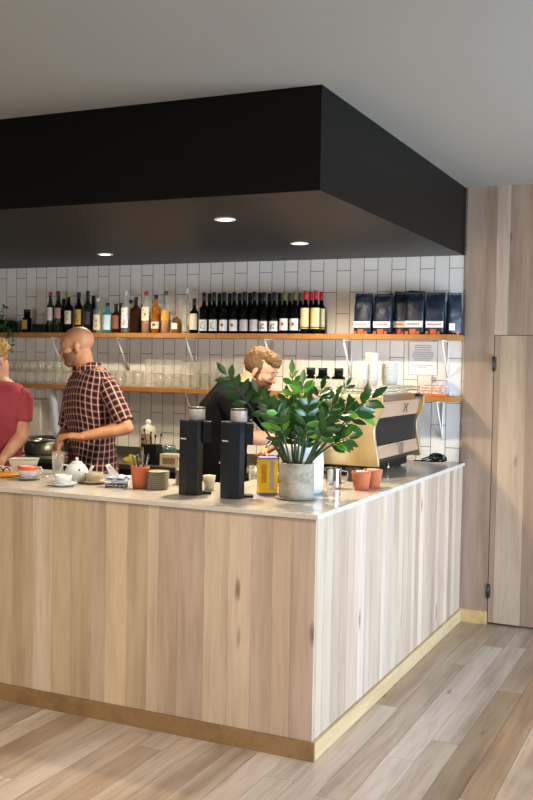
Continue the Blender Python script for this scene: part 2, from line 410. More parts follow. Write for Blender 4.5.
# shelves
def shelf(name, label, z1, th, cols):
    s = thing(name, label, 'shelf', (0, 0, 0)); x = XL; rn = random.Random(2)
    MB().box((XL+.002, D-.2, z1-th), (-.014, D-.003, z1), tint=(.2, .8, .4), bevel=.002).build('board', M['shelf'], s)
    for px in cols:
        bx = at(px, 335, D-.2).x; b = MB(); zb = z1-th
        b.tube([(bx, D-.17, zb-.006), (bx, D-.012, zb-.24)], .0065, 6); b.tube([(bx, D-.18, zb-.004), (bx, D-.008, zb-.004)], .005, 6); b.tube([(bx, D-.009, zb-.004), (bx, D-.009, zb-.26)], .005, 6)
        b.build('bracket', M['white'], s)
    return s
SU, SL = 1.905, 1.500
shelf('wall_shelf', 'upper timber wall shelf carrying spirits, wine and coffee bags', SU, .036, (-40, 49, 115, 184, 263, 342, 441))
shelf('wall_shelf', 'lower timber wall shelf carrying glassware on white brackets', SL, .034, (-40, 49, 115, 184, 263, 342, 437))

# ---------------------------------------------------------------- bottles on the upper shelf
CAPM = {k: mat('cap_'+k, v, .4, var=.05) for k, v in dict(red='#b0282a', darkred='#6a1c20', yellow='#b39a2e', black='#141313', white='#d8d6d0', brown='#6e4a22', redfoil='#c8202a', blackfoil='#17181a', olive='#6b6430').items()}
LABM = {k: mat('label_'+k, v, .6, var=.08, vscale=60) for k, v in dict(cream='#dccfae', white='#dcdcd6', yellow='#c9a23c', pink='#c99084', dark='#3a3436', gold='#c8963a', brown='#7a4630', blue='#b8d0d8', palegold='#dfcb94').items()}
GL = {'dark': M['wineglass'], 'green': glass('green_glass', (.25, .42, .25), .45, '#16301c', .4), 'clear': glass('bottle_glass', (.94, .96, .94), .10, '#e8ecea', .4),
      'aqua': glass('aqua_glass', (.45, .8, .86), .4, '#3fa0b4', .4), 'amberdark': glass('brown_glass', (.4, .2, .1), .5, '#33190e', .4), 'amber': glass('amber_glass', (.9, .6, .25), .35, '#b5701c', .4)}
LQ = {k: mat('liquid_'+k, v, .15, var=.05, trans=.35) for k, v in dict(amber='#b8681a', gold='#e0951c', rum='#6b2a1c', whisky='#94501e').items()}
def bottle(label, loc, h, r, gl, capm, lab=None, liquid=None, kind='spirit', group=None, name='spirit_bottle', labz=None, square=False, mark=None, neck=.013, cat='bottle'):
    a = thing(name, label, cat, loc, group=group)
    if kind == 'wine': sh, nk = .60, .72
    elif kind == 'flask': sh, nk = .62, .74
    else: sh, nk = .64, .76
    prof = [(0, 0), (r*.92, 0), (r, .006), (r, h*sh*.98), (r*.93, h*(sh+.03)), (r*.6, h*(sh+nk)/2), (neck*1.1, h*nk), (neck, h*(nk+.05)), (neck, h*.955), (neck+.001, h*.958), (neck+.001, h*.975), (0, h*.975)]
    n = 4 if square else 20
    mb = MB()
    if square: mb.lathe([(rr*(1.25 if rr > neck*1.5 else 1), z) for rr, z in prof], n=4, M=Matrix.Rotation(R(45), 4, 'Z'), smooth=False)
    else: mb.lathe(prof, n=n)
    mb.build('bottle_glass', gl, a)
    cl = .80 if kind == 'wine' else .90
    MB().lathe([(neck+.0018, h*cl), (neck+.0022, h*.99), (neck, h), (0, h), ], n=14).build('capsule' if kind == 'wine' else 'cap', capm, a)
    if liquid: MB().lathe([(0, .006), (r*.93, .006), (r*.93, h*sh*.8), (0, h*sh*.8)], n=18 if not square else 4, M=Matrix.Rotation(R(45 if square else 0), 4, 'Z')).build('liquid', liquid, a)
    if lab:
        z0, z1 = labz or (.12, .5); rr = r*(1.0 if square else 1.02)
        if square: lb = MB().box((-r*.7, -r*.905, h*z0), (r*.7, -r*.885, h*z1))
        else: lb = MB().lathe([(rr, h*z0), (rr, h*z1)], n=16, arc=(R(-160), R(-20)))
        lo = lb.build('label', lab, a, recalc=False)
        if mark:
            kd, mm = mark; mk = MB()
            if kd == 'dot': mk.lathe([(0, 0), (.011, 0)], n=14, M=Matrix.Translation((0, -rr-.0012, h*(z0+z1)*.52)) @ Matrix.Rotation(R(90), 4, 'X'))
            elif kd == 'band': mk.lathe([(rr+.0008, h*.135), (rr+.0008, h*.165)], n=16, arc=(R(-160), R(-20)))
            else:
                q = random.Random(kd)
                for _ in range(9):
                    u, v = q.uniform(-.016, .012), q.uniform(h*z0+.012, h*z1-.02); mk.box((u, -rr-.0015, v), (u+q.uniform(.004, .01), -rr-.0008, v+q.uniform(.004, .012)))
            mk.build('label_print', mm, lo, recalc=False)
    return a
IR = mat('red_print', '#b8403a', .6, var=.05); IK = mat('black_print', '#2a2828', .6, var=.05); IGL = mat('gold_print', '#c9a24a', .5, var=.05)
def H(px, top, Y): return at(px, top, Y).z-SU
YF = D-.115
spirits = [ # px, top, w px, glass, cap, label, liquid, label z, text
 (50.3, 292, 7.5, 'green', 'red', 'white', None, (.3, .62), 'tall green spirit bottle with bright red cap, first of the tall bottles from the plant'),
 (58.3, 291.5, 8, 'green', 'darkred', 'pink', None, (.35, .6), 'green bottle with dark red cap and pink label'),
 (68.5, 293, 8.5, 'dark', 'yellow', 'cream', None, (.22, .55), 'dark spirit bottle with yellow cap and cream label'),
 (78.7, 292.5, 8, 'dark', 'black', 'yellow', None, (.2, .58), 'black-capped spirit bottle with tall yellow label'),
 (87.6, 291, 8.5, 'green', 'black', 'dark', None, (.2, .5), 'very dark green tall bottle just beside the clear one'),
 (97.5, 298, 9, 'clear', 'white', 'cream', None, (.08, .52), 'clear bottle with pale cap and cream label left of the blue bottle'),
 (107.5, 303, 10, 'aqua', 'black', 'blue', None, (.1, .6), 'aqua blue gin bottle with black cap'),
 (115.8, 304, 9, 'amberdark', 'black', 'brown', None, (.15, .6), 'short brown bottle with black cap beside the blue gin bottle'),
 (125.3, 291, 9, 'clear', 'white', 'white', None, (.12, .6), 'tall clear bottle with white cap and white printed label'),
 (135.8, 297, 10.5, 'amberdark', 'black', None, 'rum', None, 'square-shouldered dark red-brown rum bottle with black stopper'),
 (146.0, 291.5, 9.5, 'clear', 'red', 'cream', 'amber', (.3, .62), 'amber whisky bottle with red cap and cream label'),
 (155.8, 295, 9.5, 'amber', 'black', 'cream', 'whisky', (.12, .3), 'whisky bottle fitted with a black pourer'),
 (165.8, 291, 10, 'clear', 'brown', 'gold', 'gold', (.3, .55), 'bright golden bottle with a brown cork'),
 (186.2, 288.5, 9.5, 'clear', 'white', None, None, None, 'tall empty-looking clear bottle with long neck next to the wine'),
]
for px, top, wpx, g, cp_, lb, lq, lz, tx in spirits:
    P = at(px, 332, YF); s = (P-CAM).dot(_f)/FPX; 
    bottle(tx, (P.x, YF, SU+.0005), H(px, top, YF), wpx*s/2*.97, GL[g], CAPM[cp_], LABM.get(lb), LQ.get(lq), group='spirit bottles on the upper shelf', labz=lz, square=(px in (135.8,)),
           mark=((int(px), IR) if px in (125.3,) else (int(px), IK) if lb in ('cream', 'yellow') else None))
P = at(176.3, 332, YF)
bottle('squat square amber flask with white label between the golden and clear bottles', (P.x, YF, SU+.0005), .125, .034, GL['amber'], CAPM['brown'], LABM['white'], LQ['whisky'], 'flask', group='spirit bottles on the upper shelf', square=True, labz=(.25, .6))
# the second row of spirits, behind
for px, top, g, cp_, tx in [(63.4, 299, 'green', 'black', 'dark green bottle half hidden behind the red-capped ones'), (93, 296, 'dark', 'black', 'dark bottle behind the dark green one'),
                        (130.6, 300, 'clear', 'black', 'clear black-capped bottle standing behind the rum'), (160.9, 300, 'clear', 'white', 'clear bottle tucked behind the golden bottle'), (120.5, 303, 'amberdark', 'black', 'brown bottle behind the tall white-labelled bottle')]:
    P = at(px, 330, D-.045); bottle(tx, (P.x, D-.045, SU+.0005), H(px, top, D-.045), .026, GL[g], CAPM[cp_], group='spirit bottles on the upper shelf')
# left end: jars, decanter, plant
P = at(27, 332, YF); bottle('short square jar-like bottle with yellow label and wide black stopper', (P.x, YF, SU+.0005), .185, .036, GL['dark'], CAPM['black'], LABM['yellow'], None, 'flask', neck=.026, square=True, labz=(.15, .55))
P = at(40.5, 332, D-.055); bottle('clear decanter with stopper behind the low black box', (P.x, D-.055, SU+.0005), .165, .036, GL['clear'], GL['clear'], None, None, 'flask', name='decanter', cat='decanter')
P = at(13.5, 332, YF); a = thing('storage_jar', 'small dark green glass jar beside the trailing plant', 'jar', (P.x, YF, SU+.0005))
MB().lathe([(0, 0), (.034, 0), (.036, .005), (.036, .07), (.03, .08), (0, .08)]).build('jar_glass', GL['green'], a); MB().lathe([(.031, .0805), (.031, .094), (0, .096)]).build('lid', CAPM['black'], a)
P = at(39.5, 332, D-.15); a = thing('low_box', 'low black box on the shelf in front of the decanter', 'box', (P.x, D-.14, SU+.0005))
MB().box((-.062, -.028, 0), (.062, .028, .052), bevel=.004).build('box_body', M['blackmat'], a); MB().box((-.064, -.03, .0525), (.064, .03, .066), bevel=.003).build('lid', M['charcoal'], a)

# wine, two rows
wf, wbk = D-.153, D-.066
front = [(203.7, 'cream', 'sq1', IK), (213.6, 'white', 'sq2', IK), (223.8, 'white', 'dot', IR), (233.8, 'white', 'dot', IR)]
wl = {'a': ('dark wine bottle with small white label and a printed vignette', 'wine with vignette labels'), 'b': ('dark wine bottle with white label and round red seal', 'wine with red seal labels'),
      'c': ('dark wine bottle with low pale label under a dark upper label', 'wine with two-tone labels'), 'd': ('dark wine bottle with spotted black and white label', 'wine with spotted labels'),
      'e': ('olive-capsuled wine bottle with white label and small red mark', 'wine with olive capsules'), 'f': ('red-capsuled wine bottle with large cream label and dark band', 'red-capped wine at the row end')}
P = at(194, 332, wf); bottle('shortest wine bottle of the row, plain cream label, first after the spirits', (P.x, wf, SU+.0005), H(194, 298.5, wf), .0335, GL['dark'], CAPM['blackfoil'], LABM['cream'], None, 'wine', name='wine_bottle', labz=(.1, .56))
rowx = [(203.7, 'a'), (213.6, 'a'), (223.8, 'b'), (233.8, 'b'), (244.1, 'c'), (254.0, 'c'), (263.6, 'd'), (273.8, 'd'), (284.0, 'e'), (294.4, 'e'), (305.0, 'f'), (315.4, 'f')]
spec = {'a': ('blackfoil', 'white', (.06, .33), (7, IK), 292.5), 'b': ('blackfoil', 'white', (.06, .33), ('dot', IR), 292.5), 'c': ('blackfoil', 'pink', (.06, .33), None, 292), 'd': ('blackfoil', 'white', (.06, .3), (4, IK), 292.5),
        'e': ('olive', 'white', (.08, .36), ('dot', IR), 292), 'f': ('redfoil', 'palegold', (.12, .60), ('band', IK), 291)}
protoW = {}
for px, k in rowx:
    fo, lb, lz, mk, top = spec[k]; P = at(px, 332, wf); lo = (P.x, wf, SU+.0005); q = wl[k]
    if k not in protoW: protoW[k] = bottle(q[0]+', front row', lo, H(px, top, wf), .0335, GL['dark'], CAPM[fo], LABM[lb] if k != 'c' else mat('label_lilac', '#bdb4b6', .6, var=.05), None, 'wine', q[1]+', front row', 'wine_bottle', lz, mark=mk)
    else: dup(protoW[k], lo)
    P2 = at(px+5.4, 330, wbk); l2 = q[0].replace('wine bottle', 'wine bottle behind')
    dup(protoW[k], (P2.x, wbk, SU+.0005), rz=R(7), label={'a': 'second-row dark wine bottle behind the vignette labels', 'b': 'second-row dark wine bottle behind the red seal labels', 'c': 'second-row dark wine bottle behind the two-tone labels',
        'd': 'second-row dark wine bottle behind the spotted labels', 'e': 'second-row olive-capped wine bottle behind the olive-capped pair', 'f': 'second-row red-capped wine bottle behind the red-capped pair'}[k], group=q[1]+', second row')

# coffee bags
M['navy'] = mat('navy_foil', '#1b2535', .38, var=.25, vscale=18); t = nt(M['navy']); t.bump(t.noise(t.coord(), 22, 3), .5, .012)
M['bagorange'] = mat('orange_print', '#d8561e', .5, var=.05)
bags = [(354.4, 372.6, 293.5, 2.50, 0, 'first navy coffee bag from the wine end, standing apart'), (373.6, 392.4, 294, 2.50, 0, 'second navy coffee bag from the wine end'),
        (393.6, 407.5, 292, 2.56, 0, 'third navy coffee bag, partly tucked behind its neighbour'), (405.5, 425, 291.5, 2.495, 0, 'fourth navy coffee bag, in front of the third'),
        (425.6, 445.0, 292.5, 2.50, 4, 'fifth navy coffee bag with raised white label'), (446, 461.5, 292.5, 2.53, 38, 'last navy coffee bag turned sideways against the timber wall')]
for i, (x0, x1, top, Y, rz, tx) in enumerate(bags):
    A, B = at(x0, 332, Y), at(x1, 332, Y); wd = (B.x-A.x)*.97; h = at(x0, top, Y).z-SU; a = thing('coffee_bag', tx, 'coffee bag', ((A.x+B.x)/2, Y, SU+.0005), R(rz), 'navy coffee bags on the upper shelf')
    b = MB(); q = random.Random(i); dp = .036 if Y < 2.55 else .03
    prof = [(0, .97, .9), (.06, 1, 1), (.2, 1, 1.03), (.32, 1.0, 1.06), (.45, 1.0, 1.0), (.56, .98, .95), (.66, .985, .82), (.75, .97, .66), (.83, .97, .42), (.9, .985, .16), (1.0, .98, .12)]; rows = []
    for (tz, sw, sd) in prof:
        row = []
        for k in range(16):
            u = 2*math.pi*k/16; cu, su = math.cos(u), math.sin(u); ex = .45
            row.append(b.b.verts.new((wd/2*sw*math.copysign(abs(cu)**ex, cu)+q.uniform(-.0015, .0015), dp*sd*math.copysign(abs(su)**ex, su)+(noise.noise(Vector((k*.7+i*9, tz*6, i)))*.016 if tz > .33 else 0), h*tz+(noise.noise(Vector((cu*2.2+i*5, su, i*3.1)))*.022-.004 if tz > .88 else 0))))
        rows.append(row)
    for r0, r1 in zip(rows, rows[1:]):
        for k in range(16): b.b.faces.new([r0[k], r0[(k+1) % 16], r1[(k+1) % 16], r1[k]]).smooth = True
    b.b.faces.new(rows[0][::-1]); b.b.faces.new(rows[-1]); bo = b.build('bag_body', M['navy'], a)
    lz = .30 if i < 4 else .33
    if i < 5:
        lbl = MB().box((-wd*.45, -dp*1.09-.002, h*.16), (wd*.47, -dp*1.09, h*.31)).build('paper_label', M['paper'], a)
        pr = MB()
        q = random.Random(40+i); u = -wd*.36
        while u < wd*.28: e = q.uniform(.004, .009); pr.box((u, -dp*1.09-.0026, h*.22), (u+e, -dp*1.09-.0021, h*.255)); u += e+.0025
        pr.build('label_print', M['bagorange'], lbl)
    ob = MB()
    if i < 5:
        for u0, u1 in ((-.46, -.3), (-.22, .1), (.14, .3)): ob.box((wd*u0, -dp*1.07-.002, h*.005), (wd*u1, -dp*1.07, h*(.07 if u0 != -.22 else .12)))
    else: ob.box((-wd*.5, -dp*1.05-.002, h*.1), (-wd*.1, -dp*1.05, h*.26), mi=1); ob.box((.0, -dp*1.05-.002, 0), (wd*.2, -dp*1.05, h*.07))
    ob.build('orange_print', [M['bagorange'], M['paper']], a)
    MB().box((-wd*.47, -.008, h*.93), (wd*.49, .008, h*.985), bevel=.003).build('folded_top', M['navy'], a)

# trailing plant at the far left of the upper shelf
M['leaf'] = mat('glossy_leaf', '#24561a', .34, var=.4, vscale=9, coat=.15); nt(M['leaf']).bsdf.inputs['Subsurface Weight'].default_value = .0
M['leaf2'] = mat('young_leaf', '#5c9c28', .3, var=.3, vscale=9, coat=.3)
M['stem'] = mat('plant_stem', '#2e4119', .45, var=.3, vscale=30)
M['soil'] = mat('potting_soil', '#2b1d14', .95, var=.4, vscale=80)
def leaflet(mb, base, direc, nrm, L, W, mi=0, fold=.25, curl=.15):
    direc = direc.normalized(); nrm = (nrm-direc*nrm.dot(direc)).normalized(); sd = direc.cross(nrm); pr = [(0, .08), (.18, .62), (.42, 1), (.68, .82), (.88, .38), (1, .0)]
    L3 = []
    for t_, w_ in pr:
        c = base+direc*L*t_-nrm*curl*L*t_*t_
        L3.append((c+sd*W/2*w_+nrm*fold*W/2*w_, c, c-sd*W/2*w_+nrm*fold*W/2*w_))
    V = [[mb.b.verts.new(p) for p in tr] for tr in L3[:-1]]; tip = mb.b.verts.new(L3[-1][1])
    fs = []
    for A, B in zip(V, V[1:]): fs += [mb.b.faces.new([A[0], A[1], B[1], B[0]]), mb.b.faces.new([A[1], A[2], B[2], B[1]])]
    fs += [mb.b.faces.new([V[-1][0], V[-1][1], tip]), mb.b.faces.new([V[-1][1], V[-1][2], tip])]
    mb._tag(fs, mi, None, True)
P = at(2, 332, YF); a = thing('trailing_plant', 'trailing green plant in dark pot at the far end of the upper shelf', 'plant', (P.x, YF, SU+.0005))
MB().lathe([(0, 0), (.045, 0), (.06, .1), (.055, .1), (.045, .085), (0, .085)]).build('pot', M['blackmat'], a)
q = random.Random(8); fo = MB(); st = MB()
vines = [[(0, 0, .09), (.05, -.05, .13), (.09, -.08, .1), (.13, -.1, .06)], [(0, 0, .09), (-.06, -.04, .17), (-.1, -.06, .2)], [(.0, 0, .09), (.04, -.02, .2), (.09, -.03, .19)], [(0, 0, .09), (.07, -.07, .05), (.15, -.105, .03), (.2, -.125, .015), (.222, -.135, -.06), (.215, -.14, -.13), (.225, -.14, -.17)],
         [(0, 0, .09), (.05, -.09, .05), (.12, -.11, .025), (.18, -.13, .0), (.188, -.14, -.07), (.18, -.14, -.11)]]
for v in vines:
    st.tube(v, .002, 5); v = [Vector(p) for p in v]
    for A, B in zip(v, v[1:]):
        for k in range(4):
            p = A.lerp(B, k/4); leaflet(fo, p, Vector((q.uniform(-1, 1), q.uniform(-1, -.1), q.uniform(-.6, .5))), Vector((0, -.5, 1)), .038, .026, 0 if q.random() < .6 else 1)
fo.build('foliage', [M['leaf'], M['leaf2']], a, recalc=False); st.build('vines', M['stem'], a)

# ---------------------------------------------------------------- glassware on the lower shelf
def wine_glass():
    a = thing('wine_glass', 'clear stemmed wine glass standing on the lower shelf behind the two men', 'glass', (0, 0, 0), group='stemmed wine glasses on the lower shelf')
    MB().lathe([(0, .004), (.03, .001), (.032, .003), (.01, .006), (.004, .012), (.0035, .075), (.006, .084)], n=16).build('stem', M['glass'], a)
    MB().lathe([(.006, .084), (.026, .098), (.037, .125), (.036, .15), (.029, .185), (.0275, .185), (.0345, .15), (.035, .126), (.024, .101), (0, .09)], n=18).build('bowl', M['glass'], a); return a
wg = wine_glass(); S_ = {}
for row, (Y, dx) in enumerate(((D-.15, 0), (D-.065, .04))):
    x = at(2, 388, Y).x+dx
    while x < at(71, 388, D-.1).x: use(wg, S_, (x, Y, SL+.0005)); x += .079
def tumbler(name, label, group, h, r, r2=None):
    r2 = r2 or r; a = MB().lathe([(0, 0), (r*.9, 0), (r*.93, .004), (r2, h), (r2-.0025, h), (r*.88, .012), (0, .01)], n=18).build(name, M['glass']); return tag(a, label, 'glass', group)
tb = tumbler('tumbler', 'short clear tumbler on the lower shelf just right of the checked shirt', 'short tumblers beside the checked shirt', .12, .031, .037); S_ = {}
for Y in (D-.15, D-.06):
    x = at(101, 388, Y).x
    while x < at(143, 388, Y).x: use(tb, S_, (x+(0.02 if Y > 2.5 else 0), Y, SL+.0005)); x += .083
sb = tumbler('stacked_tumbler', 'low clear tumbler in the stacks four high on the lower shelf', 'low tumblers stacked four high', .052, .036, .038); S_ = {}
x = at(150, 388, D-.14).x
for c in range(4):
    for l in range(4): use(sb, S_, (x+c*.079, D-.14, SL+.0005+l*.0525))
hb = tumbler('highball_glass', 'tall clear highball glass upside down in two layers on the lower shelf', 'highball glasses in two layers', .098, .033, .036); S_ = {}
x += 4*.079+.004
for Y in (D-.15, D-.07):
    for c in range(6):
        for l in range(2): use(hb, S_, (x+c*.078, Y, SL+.0005+l*.0985))
# brown bottles
for i, (px, Y, tx) in enumerate([(310.5, D-.13, 'brown stout bottle nearest the barista, on the lower shelf'), (322.5, D-.12, 'brown stout bottle with tan label, middle of three on the lower shelf'), (338.5, D-.11, 'brown stout bottle nearest the paper cups, on the lower shelf')]):
    P = at(px, 388, Y); bottle(tx, (P.x, Y, SL+.0005), .172, (.032, .05, .046)[i], GL['dark'], CAPM['black'], mat('label_tan', '#b98a52', .6, var=.1), None, 'flask', 'brown bottles on the lower shelf', 'stout_bottle', (.15, .5), neck=.03)
# pink punnet and clear dome right end
P = at(433, 396, D-.15); a = thing('fruit_tray', 'clear-sided tray of orange fruit slices under a plastic dome at the shelf end', 'tray', (P.x, D-.15, SL+.0005))
MB().box((-.1, -.042, 0), (.1, .042, .014), bevel=.002).build('tray_base', mat('orange_tray', '#e0622c', .4, var=.1), a)
fr = MB(); q = random.Random(4)
for i in range(9): fr.lathe([(0, 0), (.024, 0), (.026, .004), (.024, .008), (0, .008)], c=(-.07+.0175*i, q.uniform(-.012, .012), .03+.018*(i % 3)), n=14, M=Matrix.Identity(4) if 0 else None)
fr.build('fruit_slices', mat('orange_flesh', '#e8804e', .5, var=.25, vscale=60), a)
MB().box((-.098, -.04, .0145), (.098, .04, .088)).build('clear_side', M['glass'], a)
a = thing('plastic_dome', 'round clear plastic cover standing at the end of the lower shelf', 'cover', (at(447, 390, D-.053).x, D-.053, SL+.0005))
MB().lathe([(.05, 0), (.05, .05), (.044, .075), (.03, .092), (0, .1)], n=24).build('cover', glass('pale_plastic', (.9, .93, 1), .25, '#dfe6f2', .4), a); MB().lathe([(0, .1005), (.008, .102), (.01, .11), (0, .116)], n=12).build('knob', M['white'], a)
# notice
A, B = at(409.5, 341.5, D), at(437, 375, D)
a = thing('paper_notice', 'printed white notice taped to the tiles under the coffee bags', 'notice', (A.x, D-.0035, B.z))
MB().box((0, 0, 0), (B.x-A.x, .002, A.z-B.z)).build('sheet', M['paper'], a)
pr = MB(); q = random.Random(6); W_, H_ = B.x-A.x, A.z-B.z
pr.box((-.0025, -.0006, -.0025), (W_+.0025, -.0001, .0)); pr.box((-.0025, -.0006, H_), (W_+.0025, -.0001, H_+.0025)); pr.box((-.0025, -.0006, 0), (0, -.0001, H_)); pr.box((W_, -.0006, 0), (W_+.0025, -.0001, H_))
for i, (v, e) in enumerate([(.87, .28), (.81, .3), (.74, .28), (.67, .36), (.61, .38), (.55, .38), (.49, .34), (.43, .3), (.27, .36), (.2, .14)]):
    u = .5-e
    while u < .5+e: ww = q.uniform(.03, .08); pr.box((W_*u, -.0007, H_*v), (W_*min(u+ww, .5+e), -.0001, H_*v+.0045)); u += ww+.02
pr.build('print', M['ink'], a)
P = at(434, 379.5, D); a = thing('round_sticker', 'small round emblem sticker on a tile below the notice', 'sticker', (P.x, D-.003, P.z))
MB().lathe([(.013, 0), (.017, 0)], n=24, M=Matrix.Rotation(R(90), 4, 'X')).lathe([(0, .0), (.006, 0)], n=4, c=(.002, .002, 0), M=Matrix.Rotation(R(90), 4, 'X')).build('ring', M['ink'], a, recalc=False)
# paper towel dispenser on tiles at left and hanging paper
A, B = at(31, 398, D), at(49, 443, D)
a = thing('towel_dispenser', 'white wall-mounted paper towel dispenser between the two men', 'dispenser', (A.x, D-.001, B.z))
MB().box((0, -.11, 0), (B.x-A.x-.002, 0, A.z-B.z), bevel=.008).build('housing', mat('offwhite_plastic', '#ded4c8', .35, var=.03), a); MB().box((.055, -.1125, .1), (.063, -.1103, .2)).build('sight_slot', M['ink'], a)
pts = at(49, 392, 2.44); a = thing('paper_sheet', 'bluish paper sheet hanging from the underside of the lower shelf', 'paper', (pts.x, 2.455, 0))
pm = MB(); zt = SL-.036; zb = at(55, 438, 2.44).z
for i in range(8):
    t0, t1 = i/8, (i+1)/8; o0, o1 = .02*t0, .02*t1
    for (w0, w1) in ((0, 1),):
        V = [(-.005+.03*t0, o0+.0*t0, zt+(zb-zt)*t0), (.035+.03*t0, o0+.03, zt+(zb-zt)*t0), (.035+.03*t1, o1+.03, zt+(zb-zt)*t1), (-.005+.03*t1, o1, zt+(zb-zt)*t1)]
        f_ = pm.b.faces.new([pm.b.verts.new(v) for v in V]); f_.smooth = True
bmesh.ops.remove_doubles(pm.b, verts=pm.b.verts, dist=.0005)
po = pm.build('sheet', mat('bluish_paper', '#c3cbd8', .6, var=.04), a, recalc=False); so = po.modifiers.new('s', 'SOLIDIFY'); so.thickness = .0015

# ---------------------------------------------------------------- things on the back bench
ZB = .9625
def onb(px, Y): return at(px, 455, Y).x
x = onb(10, 2.3); a = thing('sink_basin', 'raised round steel basin on the back bench behind the man in red', 'sink', (onb(44, 2.33), 2.33, ZB))
MB().lathe([(0, 0), (.15, 0), (.18, .09), (.195, .125), (.19, .13), (.172, .1), (.145, .02), (0, .015)], n=32).build('bowl', M['steel'], a)
a = thing('faucet', 'curved chrome tap rising beside the steel basin', 'tap', (onb(31, 2.2), 2.105, ZB))
MB().tube([(0, 0, 0), (0, 0, .1), (.01, -.005, .16), (.03, -.01, .175), (.055, -.01, .16), (.06, -.01, .12)], .009, 10).build('spout', M['chrome'], a); MB().lathe([(0, 0), (.022, 0), (.02, .012), (.01, .016), (0, .016)]).build('base', M['chrome'], a)
MB().tube([(0, 0, .075), (-.05, -.015, .1)], .005, 8).build('lever', M['chrome'], a)
def labbottle():
    a = thing('dispensing_bottle', 'tall cream bottle with printed label and domed cap on the back bench', 'bottle', (onb(148, 2.36), 2.36, ZB))
    MB().lathe([(0, 0), (.05, 0), (.053, .008), (.053, .225), (.046, .25), (.02, .262), (.018, .27), (0, .27)], n=24).build('body', mat('cream_plastic', '#cfc6ae', .4, var=.03), a)
    MB().lathe([(.019, .2705), (.02, .29), (.014, .302), (0, .305)], n=16).build('cap', M['white'], a)
    lo = MB().lathe([(.0535, .075), (.0535, .2)], n=16, arc=(R(-170), R(-40))).build('label', mat('label_brownish', '#9c8468', .6, var=.5, vscale=50), a, recalc=False)
    MB().lathe([(.054, .1), (.054, .13)], n=12, arc=(R(-140), R(-80))).lathe([(.054, .15), (.054, .17)], n=12, arc=(R(-150), R(-90))).build('label_print', IK, lo, recalc=False)
labbottle()
a = thing('utensil_caddy', 'black square caddy of dark utensils on the back bench', 'caddy', (onb(153, 2.16), 2.16, ZB))
c_ = MB(); c_.box((-.05, -.045, 0), (.05, .045, .004)); c_.box((-.05, -.045, .004), (-.046, .045, .14)); c_.box((.046, -.045, .004), (.05, .045, .14)); c_.box((-.046, -.045, .004), (.046, -.041, .14)); c_.box((-.046, .041, .004), (.046, .045, .14)); c_.build('holder', M['blackmat'], a)
q = random.Random(2)
for k, (u, v, l_) in enumerate([(-.03, 0, .24), (-.01, .02, .22), (.015, -.01, .2), (.03, .015, .21), (.0, -.02, .19)]):
    tp = (u*2.2-.01, v, l_); MB().tube([(u, v, .02), tp], .0035, 6).ell(tp, (.009, .004, .014), sub=1).build('utensil', M['darksteel'] if k % 2 else M['blackmat'], a)
a = thing('cleaning_cloth', 'crumpled yellow-green cloth on the back bench', 'cloth', (onb(132, 2.2), 2.2, ZB))
cl = MB(); q = random.Random(3); r_ = bmesh.ops.create_icosphere(cl.b, subdivisions=3, radius=1)
for v in r_['verts']:
    n_ = noise.noise(v.co*1.9)*.35; v.co = Vector((v.co.x*.065*(1+n_), v.co.y*.05*(1+n_), max(0, v.co.z)*.05*(1+n_*1.5)+.0))
for f_ in cl.b.faces: f_.smooth = True
cl.build('cloth', mat('chartreuse_cloth', '#a59a25', .85, var=.2, vscale=30), a)
a = thing('glass_jar', 'teal glass jar with steel lid on the back bench beside the black grinder', 'jar', (onb(169, 2.4), 2.4, ZB))
MB().lathe([(0, 0), (.05, 0), (.055, .01), (.055, .09), (.045, .105), (0, .105)]).build('jar_body', glass('teal_glass', (.5, .66, .62), .4, '#5d7a72', .4), a); MB().lathe([(.047, .1055), (.048, .12), (0, .122)]).build('lid', M['steel'], a)
a = thing('napkin_box', 'low pale cardboard box with brown panel on the back bench', 'box', (onb(171, 2.12), 2.14, ZB))
MB().box((-.075, -.05, 0), (.075, .05, .085), bevel=.003).build('carton', mat('pale_card', '#c2b493', .7, var=.05), a); MB().box((-.05, -.0515, .015), (.05, -.0503, .06)).build('printed_panel', mat('brown_print', '#8a6a48', .7, var=.2), a)
a = thing('serving_jug', 'stainless jug on the back bench left of the checked shirt', 'jug', (onb(3, 2.17), 2.2, ZB))
MB().lathe([(0, 0), (.055, 0), (.06, .01), (.05, .09), (.052, .13), (.05, .13), (.047, .09), (.055, .012), (0, .008)]).build('body', M['steel'], a); MB().tube([(.05, 0, .11), (.09, 0, .1), (.09, 0, .05), (.055, 0, .03)], .005).build('handle', M['steel'], a)

# ---------------------------------------------------------------- things on the bar
def cup(name, label, loc, r, h, m, rz=0, band=None, saucer=None, sm=None, handle_m=None, contents=None):
    a = thing(name, label, 'cup', loc, rz)
    b = MB().lathe([(0, 0), (r*.6, 0), (r*.64, .004), (r*.9, h*.45), (r, h), (r-.004, h), (r*.85, h*.45), (r*.55, .01), (0, .008)], n=24); b.build('bowl', m, a)
    MB().tube([(r*.93, 0, h*.8), (r*1.35, 0, h*.85), (r*1.5, 0, h*.6), (r*1.3, 0, h*.35), (r*.85, 0, h*.3)], .0042, 8).build('handle', handle_m or m, a)
    if band: MB().lathe([(r*.965+.0012, h*.68), (r+.0012, h+.0008), (r-.0045, h+.0008), (r*.93, h*.7)], n=24).build('painted_rim', band, a)
    if contents: MB().lathe([(0, h*.8), (r*.9, h*.8)], n=20).build('coffee', contents, a, recalc=False)
    return a
def saucer(label, loc, r, m): return tag(MB().lathe([(0, 0), (r*.55, 0), (r*.6, .003), (r, .016), (r*.99, .018), (r*.6, .0075), (0, .006)], n=32).build('saucer', m, loc=loc), label, 'saucer')
COF = mat('coffee', '#4a2c18', .2, var=.1)
def onw(px, py, dz=.0005): p = atz(px, py, ZW); return Vector((p.x, p.y, ZW+dz))
